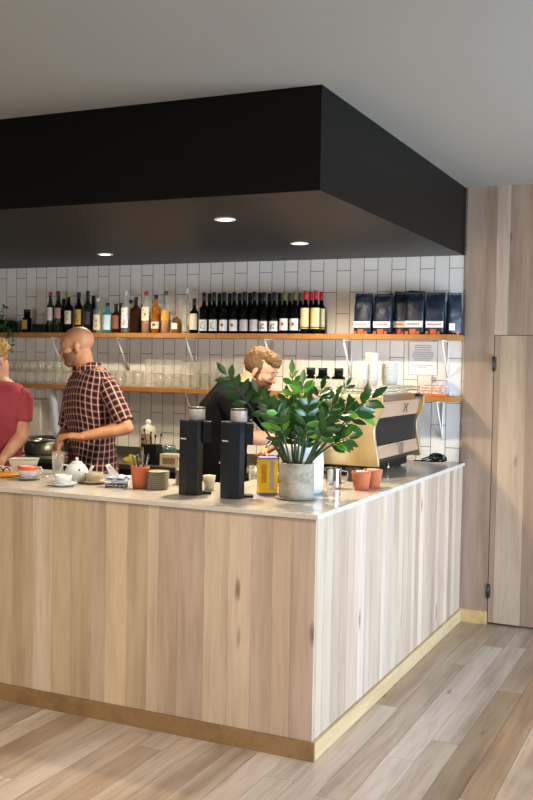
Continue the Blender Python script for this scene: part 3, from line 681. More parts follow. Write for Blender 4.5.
B1 = onw(27.5, 479.5); saucer('grey saucer under the orange-rimmed cup', B1, .078, M['ceramic_grey'])
cup('coffee_cup', 'white cup with bright orange rim at the left of the bar', B1+Vector((0, 0, .0065)), .052, .066, mat('lilac_white_ceramic', '#d9d2e2', .2, var=.03), R(50), M['orange'], contents=COF)
a = thing('teaspoon', 'teaspoon resting on the saucer of the orange-rimmed cup', 'spoon', B1+Vector((.085, -.02, .018)), R(20))
MB().tube([(-.03, 0, .002), (.05, 0, .006)], .0022, 6).build('handle', M['steel'], a); MB().ell((-.043, 0, .0035), (.016, .01, .0025)).build('bowl', M['steel'], a)
B2 = onw(62.5, 486); saucer('white saucer under the grey-white cup', B2, .074, M['ceramic'])
cup('coffee_cup', 'empty-looking grey-white cup with handle pointing to the orange-rimmed cup', B2+Vector((.004, 0, .0065)), .045, .05, M['ceramic'], R(205))
B3 = onw(94, 483.5); saucer('beige saucer behind the paper napkins', B3, .074, M['ceramic_beige'])
cup('coffee_cup', 'small beige cup between the teapot and the napkins', B3+Vector((0, 0, .0065)), .045, .05, M['ceramic_beige'], R(120))
# white bowl / open carton behind cup
P = onw(24, 473.5); a = thing('square_bowl', 'white flared square bowl with yellow inner line behind the orange-rimmed cup', 'bowl', P, R(24.7))
b = MB(); lo_, hi_ = .045, .075
def sq(r0, z, mb_): return [mb_.b.verts.new((sx_*r0, sy_*r0*.75, z)) for sx_, sy_ in ((-1, -1), (1, -1), (1, 1), (-1, 1))]
r1, r2, r3, r4 = sq(lo_, 0, b), sq(hi_, .085, b), sq(hi_-.006, .085, b), sq(lo_-.006, .008, b)
for A, B_ in ((r1, r2), (r2, r3), (r3, r4)):
    for k in range(4): b.b.faces.new([A[k], A[(k+1) % 4], B_[(k+1) % 4], B_[k]])
b.b.faces.new(r1[::-1]); b.b.faces.new(r4); b.build('bowl', M['ceramic'], a)
b = MB(); r1, r2 = sq(hi_-.0005, .0835, b), sq(hi_-.0025, .077, b)
for k in range(4): b.b.faces.new([r1[k], r1[(k+1) % 4], r2[(k+1) % 4], r2[k]])
b.build('painted_line', mat('yellow_line', '#c9b84a', .4, var=.05), a)
# serving board with tongs
P = onw(3, 476.5); a = thing('serving_board', 'round golden timber serving board at the left end of the bar', 'board', P)
MB().lathe([(0, 0), (.075, 0), (.088, .008), (.09, .018), (.085, .022), (0, .022)], n=36).build('board', mat('golden_timber', '#c98a2c', .4, var=.2, vscale=14), a)
a = thing('wire_loops', 'pair of dark metal loops lying on the round serving board', 'utensil', P+Vector((.0, 0, .0225)), R(20))
for s_ in (-1, 1): MB().tube([(s_*.02+.018*math.cos(u), .0, .004+.022*abs(math.sin(u))+.0) for u in [k*math.pi/8 for k in range(9)]], .003, 6).build('loop', M['blackmat'], a)
# fluted glass with tool
P = onw(58, 474.5); a = thing('mixing_glass', 'fluted clear mixing glass under the checked-shirt man\'s hand', 'glass', P)
b = MB(); prof = [(.026, 0), (.028, .004), (.034, .1), (.036, .125), (.034, .125), (.031, .1), (.025, .012), (0, .01)]
b.lathe([(0, 0)]+prof, n=32)
for v in b.b.verts:
    rr = math.hypot(v.co.x, v.co.y)
    if rr > .001 and .004 < v.co.z < .11: k = 1+.05*math.cos(math.atan2(v.co.y, v.co.x)*8); v.co.x *= k; v.co.y *= k
b.build('glass_body', M['glass'], a); MB().lathe([(0, .012), (.0245, .013), (.029, .07), (0, .07)], n=24).build('water', glass('water', (.9, .93, .93), .15, '#dfe4e0', .3), a)
# teapot
P = onw(76.5, 482.5); a = thing('teapot', 'round white ceramic teapot with small knob lid behind the cups', 'teapot', P, R(24.7))
MB().lathe([(0, 0), (.035, 0), (.05, .01), (.062, .04), (.058, .07), (.042, .093), (.028, .102), (0, .102)], n=32).build('body', M['ceramic'], a)
ld = MB().lathe([(.03, .1025), (.026, .109), (.01, .114), (0, .115)], n=24).build('lid', M['ceramic'], a); MB().lathe([(0, .115), (.007, .116), (.01, .124), (.006, .13), (0, .131)], n=16).build('knob', M['ceramic'], ld)
MB().tube([(.05, -.02, .035), (.072, -.028, .05), (.082, -.03, .078), (.09, -.032, .09)], [.014, .011, .008, .007], 12).build('spout', M['ceramic'], a)
MB().tube([(-.042, .01, .085), (-.075, .015, .09), (-.088, .018, .06), (-.075, .015, .03), (-.055, .01, .025)], .005, 8).build('handle', M['ceramic'], a)
MB().ell((.022, -.052, .07), (.006, .003, .006), sub=2).build('dark_mark', CAPM['black'], a)
# napkins in a wire stand
P = onw(117, 487); a = thing('napkin_stand', 'wire stand of crumpled blue-white paper napkins on the bar', 'napkins', P, R(24.7))
b = MB()
for s_ in (-1, 1): b.tube([(s_*.05, -.04, .003), (s_*.05, .04, .003)], .002, 6); 
for k in range(6): b.tube([(-.05+.02*k, -.04, .003), (-.05+.02*k, -.045, .02)], .0018, 6); b.tube([(-.05+.02*k, .04, .003), (-.05+.02*k, .045, .02)], .0018, 6)
b.tube([(-.05, -.045, .02), (.05, -.045, .02)], .002, 6); b.tube([(-.05, .045, .02), (.05, .045, .02)], .002, 6); b.build('wire_frame', M['darksteel'], a)
NP = mat('blue_white_paper', '#c9d3e6', .75, var=.12, vscale=25); NW = mat('white_napkin', '#e9e6e2', .75, var=.05); q = random.Random(12)
for k in range(7):
    b = MB(); n_ = 6; up_ = k in (5, 6)
    V = [[None]*n_ for _ in range(n_)]
    for i in range(n_):
        for j in range(n_):
            u, v = i/(n_-1)-.5, j/(n_-1)-.5
            if up_: p = Vector((-.03+u*.045+.02*v, v*.012+(k-5)*.02, .03+.06*(v+.5)+.012*math.sin(u*7)))if False else Vector((-.02-.05*v+u*.06*(1-.7*(v+.5)), -.01+(k-5)*.018+.014*math.sin(u*6+v*3), .026+.085*(v+.5)))
            else: p = Vector((u*.115, v*.085, .008+.009*k+.013*math.sin(u*9+k)*math.cos(v*7+k*2)+.008))
            V[i][j] = b.b.verts.new(p)
    for i in range(n_-1):
        for j in range(n_-1): b.b.faces.new([V[i][j], V[i+1][j], V[i+1][j+1], V[i][j+1]]).smooth = True
    bmesh.ops.rotate(b.b, verts=b.b.verts, cent=(0, 0, .02), matrix=Matrix.Rotation(q.uniform(-.25, .25), 3, 'Z'))
    o = b.build('napkin', NW if up_ or k == 2 else NP, a, recalc=False); sm_ = o.modifiers.new('s', 'SOLIDIFY'); sm_.thickness = .0015
# cutlery pot
P = onw(140, 488.5); a = thing('cutlery_pot', 'terracotta pot holding cutlery between the napkins and plates', 'pot', P)
MB().lathe([(0, 0), (.036, 0), (.047, .1), (.0475, .112), (.043, .112), (.042, .098), (.033, .01), (0, .008)], n=28).build('pot', M['terra'], a)
q = random.Random(5); KN = mat('horn_handle', '#6e6a60', .4, .3, var=.1)
for k in range(9):
    an = k*2.4; u, v = .022*math.cos(an), .022*math.sin(an); l_ = q.uniform(.14, .165); tp = Vector((u*1.9, v*1.7, l_))
    c_ = thing('spoon' if k % 3 == 0 else 'table_knife', None, None, P) if False else None
    o = tag(MB().tube([(u*.8, v*.8, .0095), tp*.9, tp], [.0028, .0038, .003], 6).ell(tp, (.0065, .0025, .012), sub=1).build('table_spoon' if k % 3 == 0 else 'table_knife', [M['steel'], KN, M['darksteel']][k % 3], loc=P),
            ['pale steel spoon standing in the terracotta pot', 'horn-handled knife standing in the terracotta pot', 'dark steel knife standing in the terracotta pot'][k % 3], 'cutlery', ['steel spoons in the terracotta pot', 'horn-handled knives in the terracotta pot', 'dark knives in the terracotta pot'][k % 3])
# plates
PM = mat('olive_grey_plate', '#a8a48e', .3, var=.05)
def plate(label, group, r): return tag(MB().lathe([(0, 0), (r*.6, 0), (r*.63, .002), (r, .0095), (r, .0115), (r*.62, .005), (0, .0045)], n=32).build('side_plate', PM), label, 'plate', group)
P = onw(157.3, 489); pl = plate('grey-green side plate in the front stack beside the cutlery pot', 'front stack of side plates', .0595); S_ = {}
for k in range(9): use(pl, S_, P+Vector((0, 0, k*.0098)))
P = onw(178, 487.5)+Vector((-.02, .13, 0)); pl = plate('grey-green side plate in the rear stack, half hidden by the first black grinder', 'rear stack of side plates', .062); S_ = {}
for k in range(8): use(pl, S_, P+Vector((0, 0, k*.0098)))

# two tall black hexagonal grinders
HX = mat('smoked_hopper', '#cfc0b4', .35, .1, var=.06)
def grinder(label, base, rz):
    a = thing('coffee_grinder', label, 'coffee grinder', base, rz, 'tall black grinders on the bar'); h = .352
    def hexa(w_, d_): return [(-w_, -d_*.35), (-w_*.35, -d_), (w_*.55, -d_), (w_, -d_*.45), (w_, d_*.75), (w_*.5, d_), (-w_*.6, d_), (-w_, d_*.6)]
    MB().prism(hexa(.056, .06), Matrix.Translation((0, 0, .0)), h).build('column', M['charcoal'], a)
    MB().box((.0565, -.03, h-.10), (.095, .055, h), bevel=.002).build('grinding_head', M['charcoal'], a)
    MB().prism([(x_*1.02, y_*1.02) for x_, y_ in hexa(.056, .06)], Matrix.Translation((0, 0, h+.0003)), .006).build('top_plate', M['darksteel'], a)
    MB().lathe([(0, h+.007), (.039, h+.007), (.0395, h+.062), (.0385, h+.068), (0, h+.07)], c=(.026, 0, 0), n=28).build('hopper', HX, a)
    MB().lathe([(.0398, h+.060), (.041, h+.062), (.041, h+.067), (.0388, h+.069)], c=(.026, 0, 0), n=28).build('hopper_ring', M['darksteel'], a)
    MB().box((.0565, -.01, .0), (.10, .05, .012), bevel=.002).build('drip_foot', M['blackmat'], a)
    MB().tube([(-.056, -.0, h*.47), (-.064, -.003, h*.47)], .006, 10).build('side_knob', M['steel'], a)
    lg = MB()
    d_ = Vector((-.056*.35+.056, -.06+.06*.35, 0)).normalized(); 
    q = random.Random(1); u = 0
    A = Vector((-.056, -.021, 0)); Bv = Vector((-.0196, -.06, 0)); dr_ = (Bv-A).normalized(); nr = Vector((dr_.y, -dr_.x, 0)); L_ = (Bv-A).length
    u = .008
    while u < L_-.006:
        e = q.uniform(.003, .0045); p = A+dr_*u+nr*.0006
        Mx = Matrix.Translation(p+Vector((0, 0, h-.085))) @ Matrix(((dr_.x, nr.x, 0), (dr_.y, nr.y, 0), (0, 0, 1))).to_4x4()
        lg.box((0, -.0003, 0), (e, .0004, .0065), M=Mx); u += e+.0012
    lg.build('badge_print', M['paper'], a)
    return a
# narrow face towards the left of the frame: the front-left facet carries the badge
grinder('tall black angular coffee grinder standing beside the plate stacks', onw(190.5, 494), R(28))
grinder('tall black angular coffee grinder standing beside the yellow tea box', onw(232, 497.5), R(28))
P = onw(203.5, 491)+Vector((.0, .03, 0)); 
a = tag(MB().lathe([(0, 0), (.022, 0), (.032, .075), (.03, .075), (.02, .006), (0, .005)], n=24).build('espresso_cup', mat('cream_ceramic', '#cfc8b0', .3, var=.04), loc=P+Vector((.015, .0, 0))), 'small cream handleless cup right beside the first black grinder', 'cup')

# tea box
P = onw(267, 494.5); a = thing('tea_box', 'yellow carton with purple edges standing beside the potted plant', 'box', P, R(34))
hb_ = .182; b = MB(); b.box((-.045, -.04, .0), (.045, .04, hb_), bevel=.0015); b.build('carton', mat('yellow_card', '#ffd022', .5, var=.12, vscale=25), a)
PU = mat('purple_print', '#7c74b4', .5, var=.08); OP = mat('orange_brown_print', '#dc961e', .5, var=.3, vscale=40)
b = MB(); b.box((-.0455, -.0405, .0), (.0455, .0405, .013)); b.build('purple_band', PU, a); b = MB(); b.box((-.0455, -.0405, hb_-.008), (.0455, .0405, hb_+.0006)); b.build('purple_band', PU, a)
b = MB(); b.box((.005, -.0412, .03), (.026, -.0402, hb_-.01)); b.build('pale_stripe', mat('lilac_print', '#b9b0b4', .5, var=.05), a)
b = MB(); b.box((-.036, -.0412, .06), (-.01, -.0402, .15)); b.build('printed_panel', OP, a)
# clear glass and amber jar behind box
P = onw(248, 490)+Vector((-.02, .12, 0)); tag(MB().lathe([(0, 0), (.027, 0), (.03, .004), (.034, .11), (.032, .11), (.027, .01), (0, .009)], n=24).build('water_glass', M['glass'], loc=P), 'clear glass just behind the yellow tea box', 'glass')
# concrete pot plant
P = onw(296, 498.5)+Vector((0, .0, 0)); PS = tag(MB().lathe([(0, 0), (.07, 0), (.098, .006), (.1, .009), (.07, .0045), (0, .0035)], n=40).build('pot_saucer', mat('pale_saucer', '#b8b0a0', .35, var=.08), loc=P), 'thin pale saucer under the concrete plant pot', 'saucer')
P = P+Vector((0, 0, .0075)); pp = thing('potted_plant', 'large glossy green plant in a concrete pot on the bar corner', 'plant', P)
CN = mat('concrete', '#a39c8e', .8); t = nt(CN); g = t.noise(t.coord(), 16, 6, .7); t.link(t.ramp(g, [(.3, '#766c5c'), (.48, '#9a917f'), (.62, '#aca493'), (.75, '#8c7f68')]), t.bsdf.inputs['Base Color']); t.bump(g, .3, .004)
PH = .163; PR = .0845
MB().lathe([(0, 0), (PR*.96, 0), (PR*.985, .005), (PR, PH-.004), (PR-.003, PH), (PR-.011, PH), (PR-.012, PH-.014), (0, PH-.014)], n=48).build('pot', CN, pp)
MB().lathe([(PR-.013, PH-.0135), (PR*.5, PH-.006), (0, PH-.002)], n=24).build('soil', M['soil'], pp)
def img2w(u, dpt):        # plant-local direction: u to the right of the view, dpt away from it
    return Vector((math.cos(YAW)*u-math.sin(YAW)*dpt, math.sin(YAW)*u+math.cos(YAW)*dpt, 0))
sc_ = 1/((onw(296, 498.5)-CAM).dot(_f)/FPX)       # px per metre at the pot
stems = [ # tip offset in px from the pot rim, depth, bend, where leaves start, how many, leaf length, young
 (-72, -94, .05, .9, .55, 4, .08, 0), (-40, -76, .02, .9, .5, 5, .078, 0), (-30, -66, -.08, .9, .4, 6, .072, 0), (-21, -60, -.12, .9, .3, 6, .07, 0), (-28, -44, .1, .9, .3, 5, .065, 0),
 (-6, -96, .0, .7, .35, 9, .076, 1), (4, -86, -.06, .7, .3, 9, .076, 1), (10, -68, -.12, .8, .3, 8, .072, 0), (-2, -58, .1, .8, .25, 8, .07, 0), (-10, -70, .12, .8, .3, 7, .07, 0),
 (24, -80, .05, .9, .35, 9, .076, 0), (33, -64, -.08, 1.0, .3, 8, .076, 0), (40, -72, .12, .9, .35, 8, .072, 0), (47, -60, -.02, 1.1, .35, 8, .076, 0),
 (74, -72, .02, 1.2, .62, 4, .10, 0), (68, -56, .1, 1.3, .6, 4, .09, 0), (50, -30, -.05, 1.5, .5, 5, .075, 0), (28, -44, -.14, 1.1, .3, 7, .07, 0), (50, -84, .1, 1.0, .9, 1, .05, 0), (12, -50, .05, .9, .25, 7, .065, 0)]
q = random.Random(17)
for k, (dx, dy, dp, bend, ls, nl, ll, yg) in enumerate(stems):
    ls += .08*(1-ls)+.04
    tip = img2w(dx/sc_, dp)+Vector((0, 0, PH-.01+(-dy)/sc_*.94)); b0 = img2w(max(-.05, min(.05, dx/sc_*.22)), max(-.04, min(.04, dp*.3)))+Vector((q.uniform(-.008, .008), q.uniform(-.008, .008), PH-.018))
    mid = b0.lerp(tip, .5)+Vector((0, 0, .035*bend*abs(dx)/60)); pts = []
    for i in range(13):
        s_ = i/12; pts.append(b0*(1-s_)**2+mid*2*s_*(1-s_)+tip*s_*s_)
    so_ = MB().tube(pts, [.0068*(1-.72*i/12) for i in range(13)], 8).build('stem', M['stem'], pp)
    lf = MB(); total = nl
    for j in range(total):
        s_ = ls+(1-ls)*(j+.3)/total; i = min(11, int(s_*12)); p = pts[i].lerp(pts[i+1], s_*12-i); tg = (pts[i+1]-pts[i]).normalized()
        side = tg.cross(Vector((q.uniform(-.3, .3), -1, .15))).normalized()
        roll = Matrix.Rotation(q.uniform(-.7, .7), 3, tg)
        for s2 in (1, -1):
            if q.random() < .12: continue
            sd = roll @ (side*s2); nn = tg.cross(sd)*s2; nn = nn if nn.y < .3 else -nn
            dr_ = tg*q.uniform(.45, .75)+sd*.75+Vector((0, 0, q.uniform(-.25, .12)))
            leaflet(lf, p+sd*.003, dr_, nn+Vector((q.uniform(-.6, .6), -.15, .35)), ll*q.uniform(.8, 1.08), ll*.43, 1 if (yg and j > total*.35) or q.random() < .08 else 0, .22, q.uniform(.02, .22))
    leaflet(lf, pts[-1], (pts[-1]-pts[-2]), Vector((0, -1, .4)), ll*.95, ll*.42, 1 if yg else 0, .2, .05)
    lo = lf.build('leaves', [M['leaf'], M['leaf2']], so_, recalc=False)

# white crock behind
P = onw(301, 493)+img2w(0, .03); a = thing('white_crock', 'large white round-shouldered container behind the potted plant', 'container', P)
MB().lathe([(0, 0), (.1, 0), (.108, .01), (.112, .15), (.108, .2), (.09, .235), (.06, .25), (.05, .252), (0, .252)], n=40).build('body', mat('bright_white_ceramic', '#d4d7d6', .25, var=.02), a)
MB().lathe([(.05, .2525), (.052, .262), (.02, .272), (0, .273)], n=28).build('lid', mat('frosted_lid', '#c9ccc6', .3, var=.05), a)
# steel milk jug
def jug(label, P, r, h, rz, m=M['chrome']):
    a = thing('milk_jug', label, 'jug', P, rz)
    MB().lathe([(0, 0), (r*.97, 0), (r, .006), (r*1.0, h*.45), (r*.93, h*.9), (r*.96, h), (r*.93, h), (r*.9, h*.9), (r*.96, h*.45), (r*.9, .01), (0, .008)], n=32).build('body', m, a)
    MB().tube([(r*.93, 0, h*.85), (r*1.7, 0, h*.84), (r*1.75, 0, h*.6), (r*1.5, 0, h*.3), (r*.97, 0, h*.25)], .0045, 8).build('handle', m, a)
    MB().prism([(-.012, 0), (.012, 0), (0, -.012)], Matrix.Translation((-r*.93, 0, h-.018)) @ Matrix.Rotation(R(-90), 4, 'Z'), .018).build('lip', m, a)
jug('short polished steel milk jug beside the white container', onw(333.5, 488.5), .041, .108, R(20))
jug('dark steel jug behind the terracotta cups', onw(350, 482)+Vector((0, .05, 0)), .038, .07, R(5), M['darksteel'])
# terracotta pots of sugar
SG = mat('white_sugar', '#e8dfd4', .9, var=.15, vscale=120)
for px, py, tx in ((360.5, 490), 0, 0) if False else ((361, 490, 'terracotta cup of white sachets, nearer the steel jug'), (373.5, 489, 'terracotta cup of white sachets, overlapping the first and nearer the edge')):
    P = onw(px, py)+(img2w(.0, .045) if px > 370 else Vector((0, 0, 0)));  a = thing('sugar_pot', tx, 'pot', P)
    MB().lathe([(0, 0), (.036, 0), (.05, .085), (.0505, .096), (.046, .096), (.045, .083), (.034, .008), (0, .006)], n=28).build('pot', M['terra'], a)
    q = random.Random(px); b = MB()
    for k in range(26):
        an, rr = q.uniform(0, 6.28), q.uniform(0, .03); b.box((-.006, -.009, 0), (.006, .009, .004), M=Matrix.Translation((rr*math.cos(an), rr*math.sin(an), .085+q.uniform(0, .009))) @ Euler((q.uniform(-.8, .8), q.uniform(-.8, .8), q.uniform(0, 3))).to_matrix().to_4x4())
    b.lathe([(0, .082), (.044, .082)], n=20); s_ = b.build('sachets', SG, a, recalc=False); s_['kind'] = 'stuff'

# ---------------------------------------------------------------- espresso machine
X0, X1, Y0, Y1 = -.74, -.2, 1.40, 2.28; zb, ztp = 1.125, 1.525
em = thing('espresso_machine', 'large espresso machine with timber-faced back and curved golden end panels', 'espresso machine', (0, 0, ZW+.0005))
def E(z): return z-ZW-.0005
GP = mat('brushed_gold_metal', '#c4a874', .32, .75, var=.0); t = nt(GP); g = t.noise(t.coord((1, 1, .3)), 5, 3); t.link(t.ramp(g, [(.3, '#b3965c'), (.5, '#cbb07c'), (.7, '#d6c096')]), t.bsdf.inputs['Base Color'])
MW = planks('machine_timber', ['#b8977a'], 'Y', .45, .45, knots=False)
# end panel outline in x,z
def wave(n_=14): return [(X1+.02+.022*math.sin((z_-zb)/(ztp-zb)*2*math.pi*1.0+.5)+(.02 if z_ > 1.4 else 0), z_) for z_ in [zb+(ztp-zb)*i/n_ for i in range(n_+1)]]
def smoothstep(a_, b_, x_): u = max(0, min(1, (x_-a_)/(b_-a_))); return u*u*(3-2*u)
out = [(X1+.012-.03*smoothstep(zb, 1.33, z_)+.045*smoothstep(1.33, 1.47, z_), z_) for z_ in [zb+(ztp-zb)*i/16 for i in range(17)]]
lef = [(X0-.06+.07*math.sin((z_-zb)/(ztp-zb)*math.pi), z_) for z_ in [ztp-(ztp-zb)*i/12 for i in range(13)]]
for yy, nm in ((Y0, 'near'), (Y1-.03, 'far')):
    Mx = Matrix.Translation((0, yy+.03, -ZW-.0005)) @ Matrix.Rotation(R(90), 4, 'X')
    o = MB().prism(out+lef, Mx, .03, smooth=True).build('end_panel', [GP], em)
    bv = o.modifiers.new('b', 'BEVEL'); bv.width = .004; bv.segments = 2; bv.limit_method = 'ANGLE'
MB().box((X0+.04, Y0+.031, E(1.13)), (X1-.045, Y1-.031, E(1.50))).build('boiler_housing', M['darksteel'], em)
def slab(name, z0, z1, m, x0=-.0, lean=0, tint=None):
    b = MB(); b.box((X1-.044+x0, Y0+.031, E(z0)), (X1-.02+x0, Y1-.031, E(z1)), tint=tint or (.3, .5, .2))
    if lean:
        for v in b.b.verts:
            if v.co.z < E((z0+z1)/2): v.co.x += lean
    return b.build(name, m, em)
slab('upper_timber_panel', 1.395, 1.488, MW, .02, -.02); slab('lower_timber_panel', 1.165, 1.235, MW, .0, .018)
slab('black_panel', 1.24, 1.392, M['blackmat'], -.005)
slab('top_rail_panel', 1.491, 1.528, M['steel'], .022)
# X emblem on the upper timber panel
ml = MB()
for s_ in (-1, 1): ml.tube([(X1+.0035, 1.95+s_*.035, E(1.468)), (X1-.001, 1.95+s_*.012, E(1.445)), (X1-.004, 1.95+s_*.035, E(1.415))], .003, 6)
ml.build('crossed_emblem', M['darksteel'], em)
ml = MB(); ml.box((X1-.003, 1.84, E(1.168)), (X1+.02, 1.85, E(1.236))); ml.build('lower_trim_strip', M['steel'], em)
MB().box((X0+.02, Y0+.031, E(1.501)), (X1-.03, Y1-.031, E(1.522))).build('cup_tray', M['steel'], em)
rl = MB(); 
for zz in (1.545, 1.565): rl.tube([(X0+.03, Y0+.01, E(zz)), (X1-.01, Y0+.01, E(zz)), (X1-.01, Y1-.01, E(zz)), (X0+.03, Y1-.01, E(zz)), (X0+.03, Y0+.01, E(zz))], .003, 6)
for (xx, yy) in ((X0+.03, Y0+.01), (X1-.01, Y0+.01), (X1-.01, Y1-.01), (X0+.03, Y1-.01), (X1-.01, (Y0+Y1)/2)): rl.tube([(xx, yy, E(1.523)), (xx, yy, E(1.567))], .003, 6)
rl.build('cup_rail', M['chrome'], em)
g_ = MB(); g_.box((X0+.14, Y0-.004, E(1.425)), (X1-.07, Y0-.0005, E(1.478)))
g_.build('grille_panel', mat('bronze_grille', '#4d3a22', .4, .5, var=.2), em)
g2 = MB()
for k in range(16): g2.box((X0+.155+k*.0195, Y0-.0075, E(1.43)), (X0+.163+k*.0195, Y0-.0045, E(1.473)))
g2.build('grille_slats', GP, em)
MB().box((X0+.04, Y0+.06, E(1.075)), (X1-.07, Y1-.05, E(1.129)), bevel=.004).build('base_tray', M['blackmat'], em)
for xx in (X0+.09, X1-.11):
    for yy in (Y0+.12, Y1-.12): MB().lathe([(0, 0), (.022, 0), (.024, .006), (.016, .0135), (0, .0135)], c=(xx, yy, 0), n=16).build('foot', M['blackmat'], em)
MB().tube([(X1-.04, 1.74, 0), (X1-.04, 1.74, .062)], .007, 10).build('front_leg', M['chrome'], em)
MB().box((X1-.02, Y1-.11, E(1.502)), (X1+.018, Y1-.03, E(1.522)), bevel=.003).build('cable_plug', M['blackmat'], em)
for k, yy in enumerate((1.60, 1.84, 2.08)):
    gh = MB(); gh.lathe([(0, E(1.235)), (.034, E(1.235)), (.036, E(1.25)), (.034, E(1.30)), (0, E(1.30))], c=(X0-.02, yy, 0), n=20); gh.box((X0-.03, yy-.02, E(1.30)), (X0+.06, yy+.02, E(1.36)), bevel=.004); g0 = gh.build('group_head', M['chrome'], em)
    MB().tube([(X0-.05, yy, E(1.24)), (X0-.13, yy, E(1.228))], [.009, .012], 10).build('portafilter_handle', M['blackmat'], g0)
for yy in (1.48, 2.2): MB().tube([(X0-.01, yy, E(1.33)), (X0-.07, yy, E(1.31)), (X0-.09, yy, E(1.22)), (X0-.1, yy, E(1.12))], .005, 8).build('steam_wand', M['chrome'], em)

# on top of the machine
ZT = 1.5225
tg_ = tumbler('latte_glass', 'clear latte glass standing on the near end of the espresso machine', 'latte glasses on the espresso machine', .088, .033, .039); S_ = {}
q = random.Random(1)
for xx in (-.66, -.575, -.49, -.405): 
    for yy in (1.47, 1.56): use(tg_, S_, (xx, yy, ZT))
sg_ = tumbler('shot_glass', 'small clear glass on the back edge of the espresso machine', 'small glasses on the espresso machine', .052, .028, .034); S_ = {}
for yy in [1.66+.076*k for k in range(8)]:
    for xx in (-.265, -.34): use(sg_, S_, (xx, yy, ZT))
cupm = mat('paper_cup', '#d2c9ba', .6, var=.02)
def papercup():
    a = MB().lathe([(0, 0), (.032, 0), (.041, .095), (.0425, .097), (.041, .1), (.039, .097), (.03, .006), (0, .005)], n=22).build('paper_cup', cupm)
    return tag(a, 'paper cup', 'cup')
pc = papercup(); S_ = {}
def stackc(px, Y, tp, lab, grp):
    h = at(px, tp, Y).z-ZT; n_ = max(1, int((h-.1)/.0125)+1); P = at(px, 375, Y)
    for k in range(n_):
        o = use(pc, S_, (P.x, Y, ZT+k*.0125)); o['label'] = lab; o['group'] = grp
stackc(361, 1.93, 362, 'white paper cup in the lower stack at the plant end of the cups', 'paper cups, lower stack nearest the plant')
stackc(371.5, 1.99, 352, 'white paper cup in the tallest stack on the machine', 'paper cups, tallest stack')
stackc(388, 2.1, 362, 'white paper cup in the stack nearest the notice, front one', 'paper cups, front stack near the notice')
stackc(391.5, 2.18, 361, 'white paper cup in the stack behind the others near the notice', 'paper cups, rear stack near the notice')
# cables on the worktop
cb = MB(); q = random.Random(7); pts = [Vector((-.3, 2.5, .006))]
for k in range(60):
    an = k*.75; rr = .035+.03*math.sin(k*.9); c0 = Vector((-.13+.02*math.sin(k*.37), 2.42+.03*math.cos(k*.51), .006)); pts.append(c0+Vector((rr*math.cos(an), rr*1.1*math.sin(an), .008+.05*abs(math.sin(k*.43)))))
pp_ = []
for i in range(len(pts)-1):
    a0, a1, a2, a3 = pts[max(0, i-1)], pts[i], pts[i+1], pts[min(len(pts)-1, i+2)]
    for s_ in (0, .33, .66): pp_.append(.5*((2*a1)+(a2-a0)*s_+(2*a0-5*a1+4*a2-a3)*s_*s_+(3*a1-a0-3*a2+a3)*s_**3))
cb.tube([p+Vector((0, 0, 0)) for p in pp_], .0042, 6); o = cb.build('power_cable', M['blackmat'], loc=(0, 0, ZW+.0005)); tag(o, 'tangled black power cable on the worktop beside the espresso machine', 'cable')
# espresso grinder behind the plant
a = thing('espresso_grinder', 'silver espresso grinder with dark hopper behind the potted plant', 'coffee grinder', (-.60, 1.12, ZW+.0005), R(20))
MB().box((-.09, -.1, 0), (.09, .1, .03), bevel=.008).build('base', M['steel'], a); MB().box((-.065, -.06, .031), (.07, .07, .27), bevel=.015).build('body', M['steel'], a)
MB().lathe([(0, .271), (.055, .271), (.06, .3), (.045, .315), (0, .315)], n=28).build('collar', M['blackmat'], a); MB().lathe([(.04, .316), (.052, .34), (.075, .41), (.073, .41), (.05, .342), (.038, .318)], n=28).build('hopper', glass('smoky_hopper', (.7, .6, .5), .3, '#7a6650', .4), a)
MB().tube([(-.06, -.03, .2), (-.12, -.05, .2), (-.13, -.05, .17)], .012, 10).build('chute', M['chrome'], a)
b = MB(); b.lathe([(.03, -.01), (.045, -.01), (.05, 0), (.045, .01), (.03, .01)], n=24, M=Matrix.Translation((-.0, -.075, .18)) @ Matrix.Rotation(R(90), 4, 'X')); b.build('dial', M['chrome'], a)
a = thing('knock_box', 'small copper-coloured knock box beside the espresso grinder', 'box', (-.63, .93, ZW+.0005)); MB().lathe([(0, 0), (.055, 0), (.06, .09), (.056, .09), (.05, .01), (0, .01)], n=24).build('bin', mat('copper', '#b5713f', .3, .8, var=.1), a); MB().tube([(-.056, 0, .093), (.056, 0, .093)], .008, 10).build('bar', M['blackmat'], a)

# ---------------------------------------------------------------- people
def solid(mb, name, m, parent, vox=.006, smooth=3, disp=None):
    """fuse overlapping shapes into one continuous skin"""
    o = mb.build('tmp', m)
    r = o.modifiers.new('r', 'REMESH'); r.mode = 'VOXEL'; r.voxel_size = vox; r.use_smooth_shade = True
    s = o.modifiers.new('s', 'SMOOTH'); s.factor = .5; s.iterations = smooth
    dg = bpy.context.evaluated_depsgraph_get(); me = bpy.data.meshes.new_from_object(o.evaluated_get(dg)); old = o.data
    bpy.data.objects.remove(o); bpy.data.meshes.remove(old)
    me.name = name; me.materials.clear()
    for x in (m if isinstance(m, (list, tuple)) else [m]): me.materials.append(x)
    if disp:
        n_ = len(me.vertices); cs = np.empty(n_*3); ns = np.empty(n_*3); me.vertices.foreach_get('co', cs); me.vertices.foreach_get('normal', ns)
        res = [disp(Vector(cs[i*3:i*3+3]), Vector(ns[i*3:i*3+3])) for i in range(n_)]
        me.vertices.foreach_set('co', np.array([c for v in res for c in v]))
    for p in me.polygons: p.use_smooth = True
    o = bpy.data.objects.new(name, me); C.objects.link(o); o.parent = parent; return o
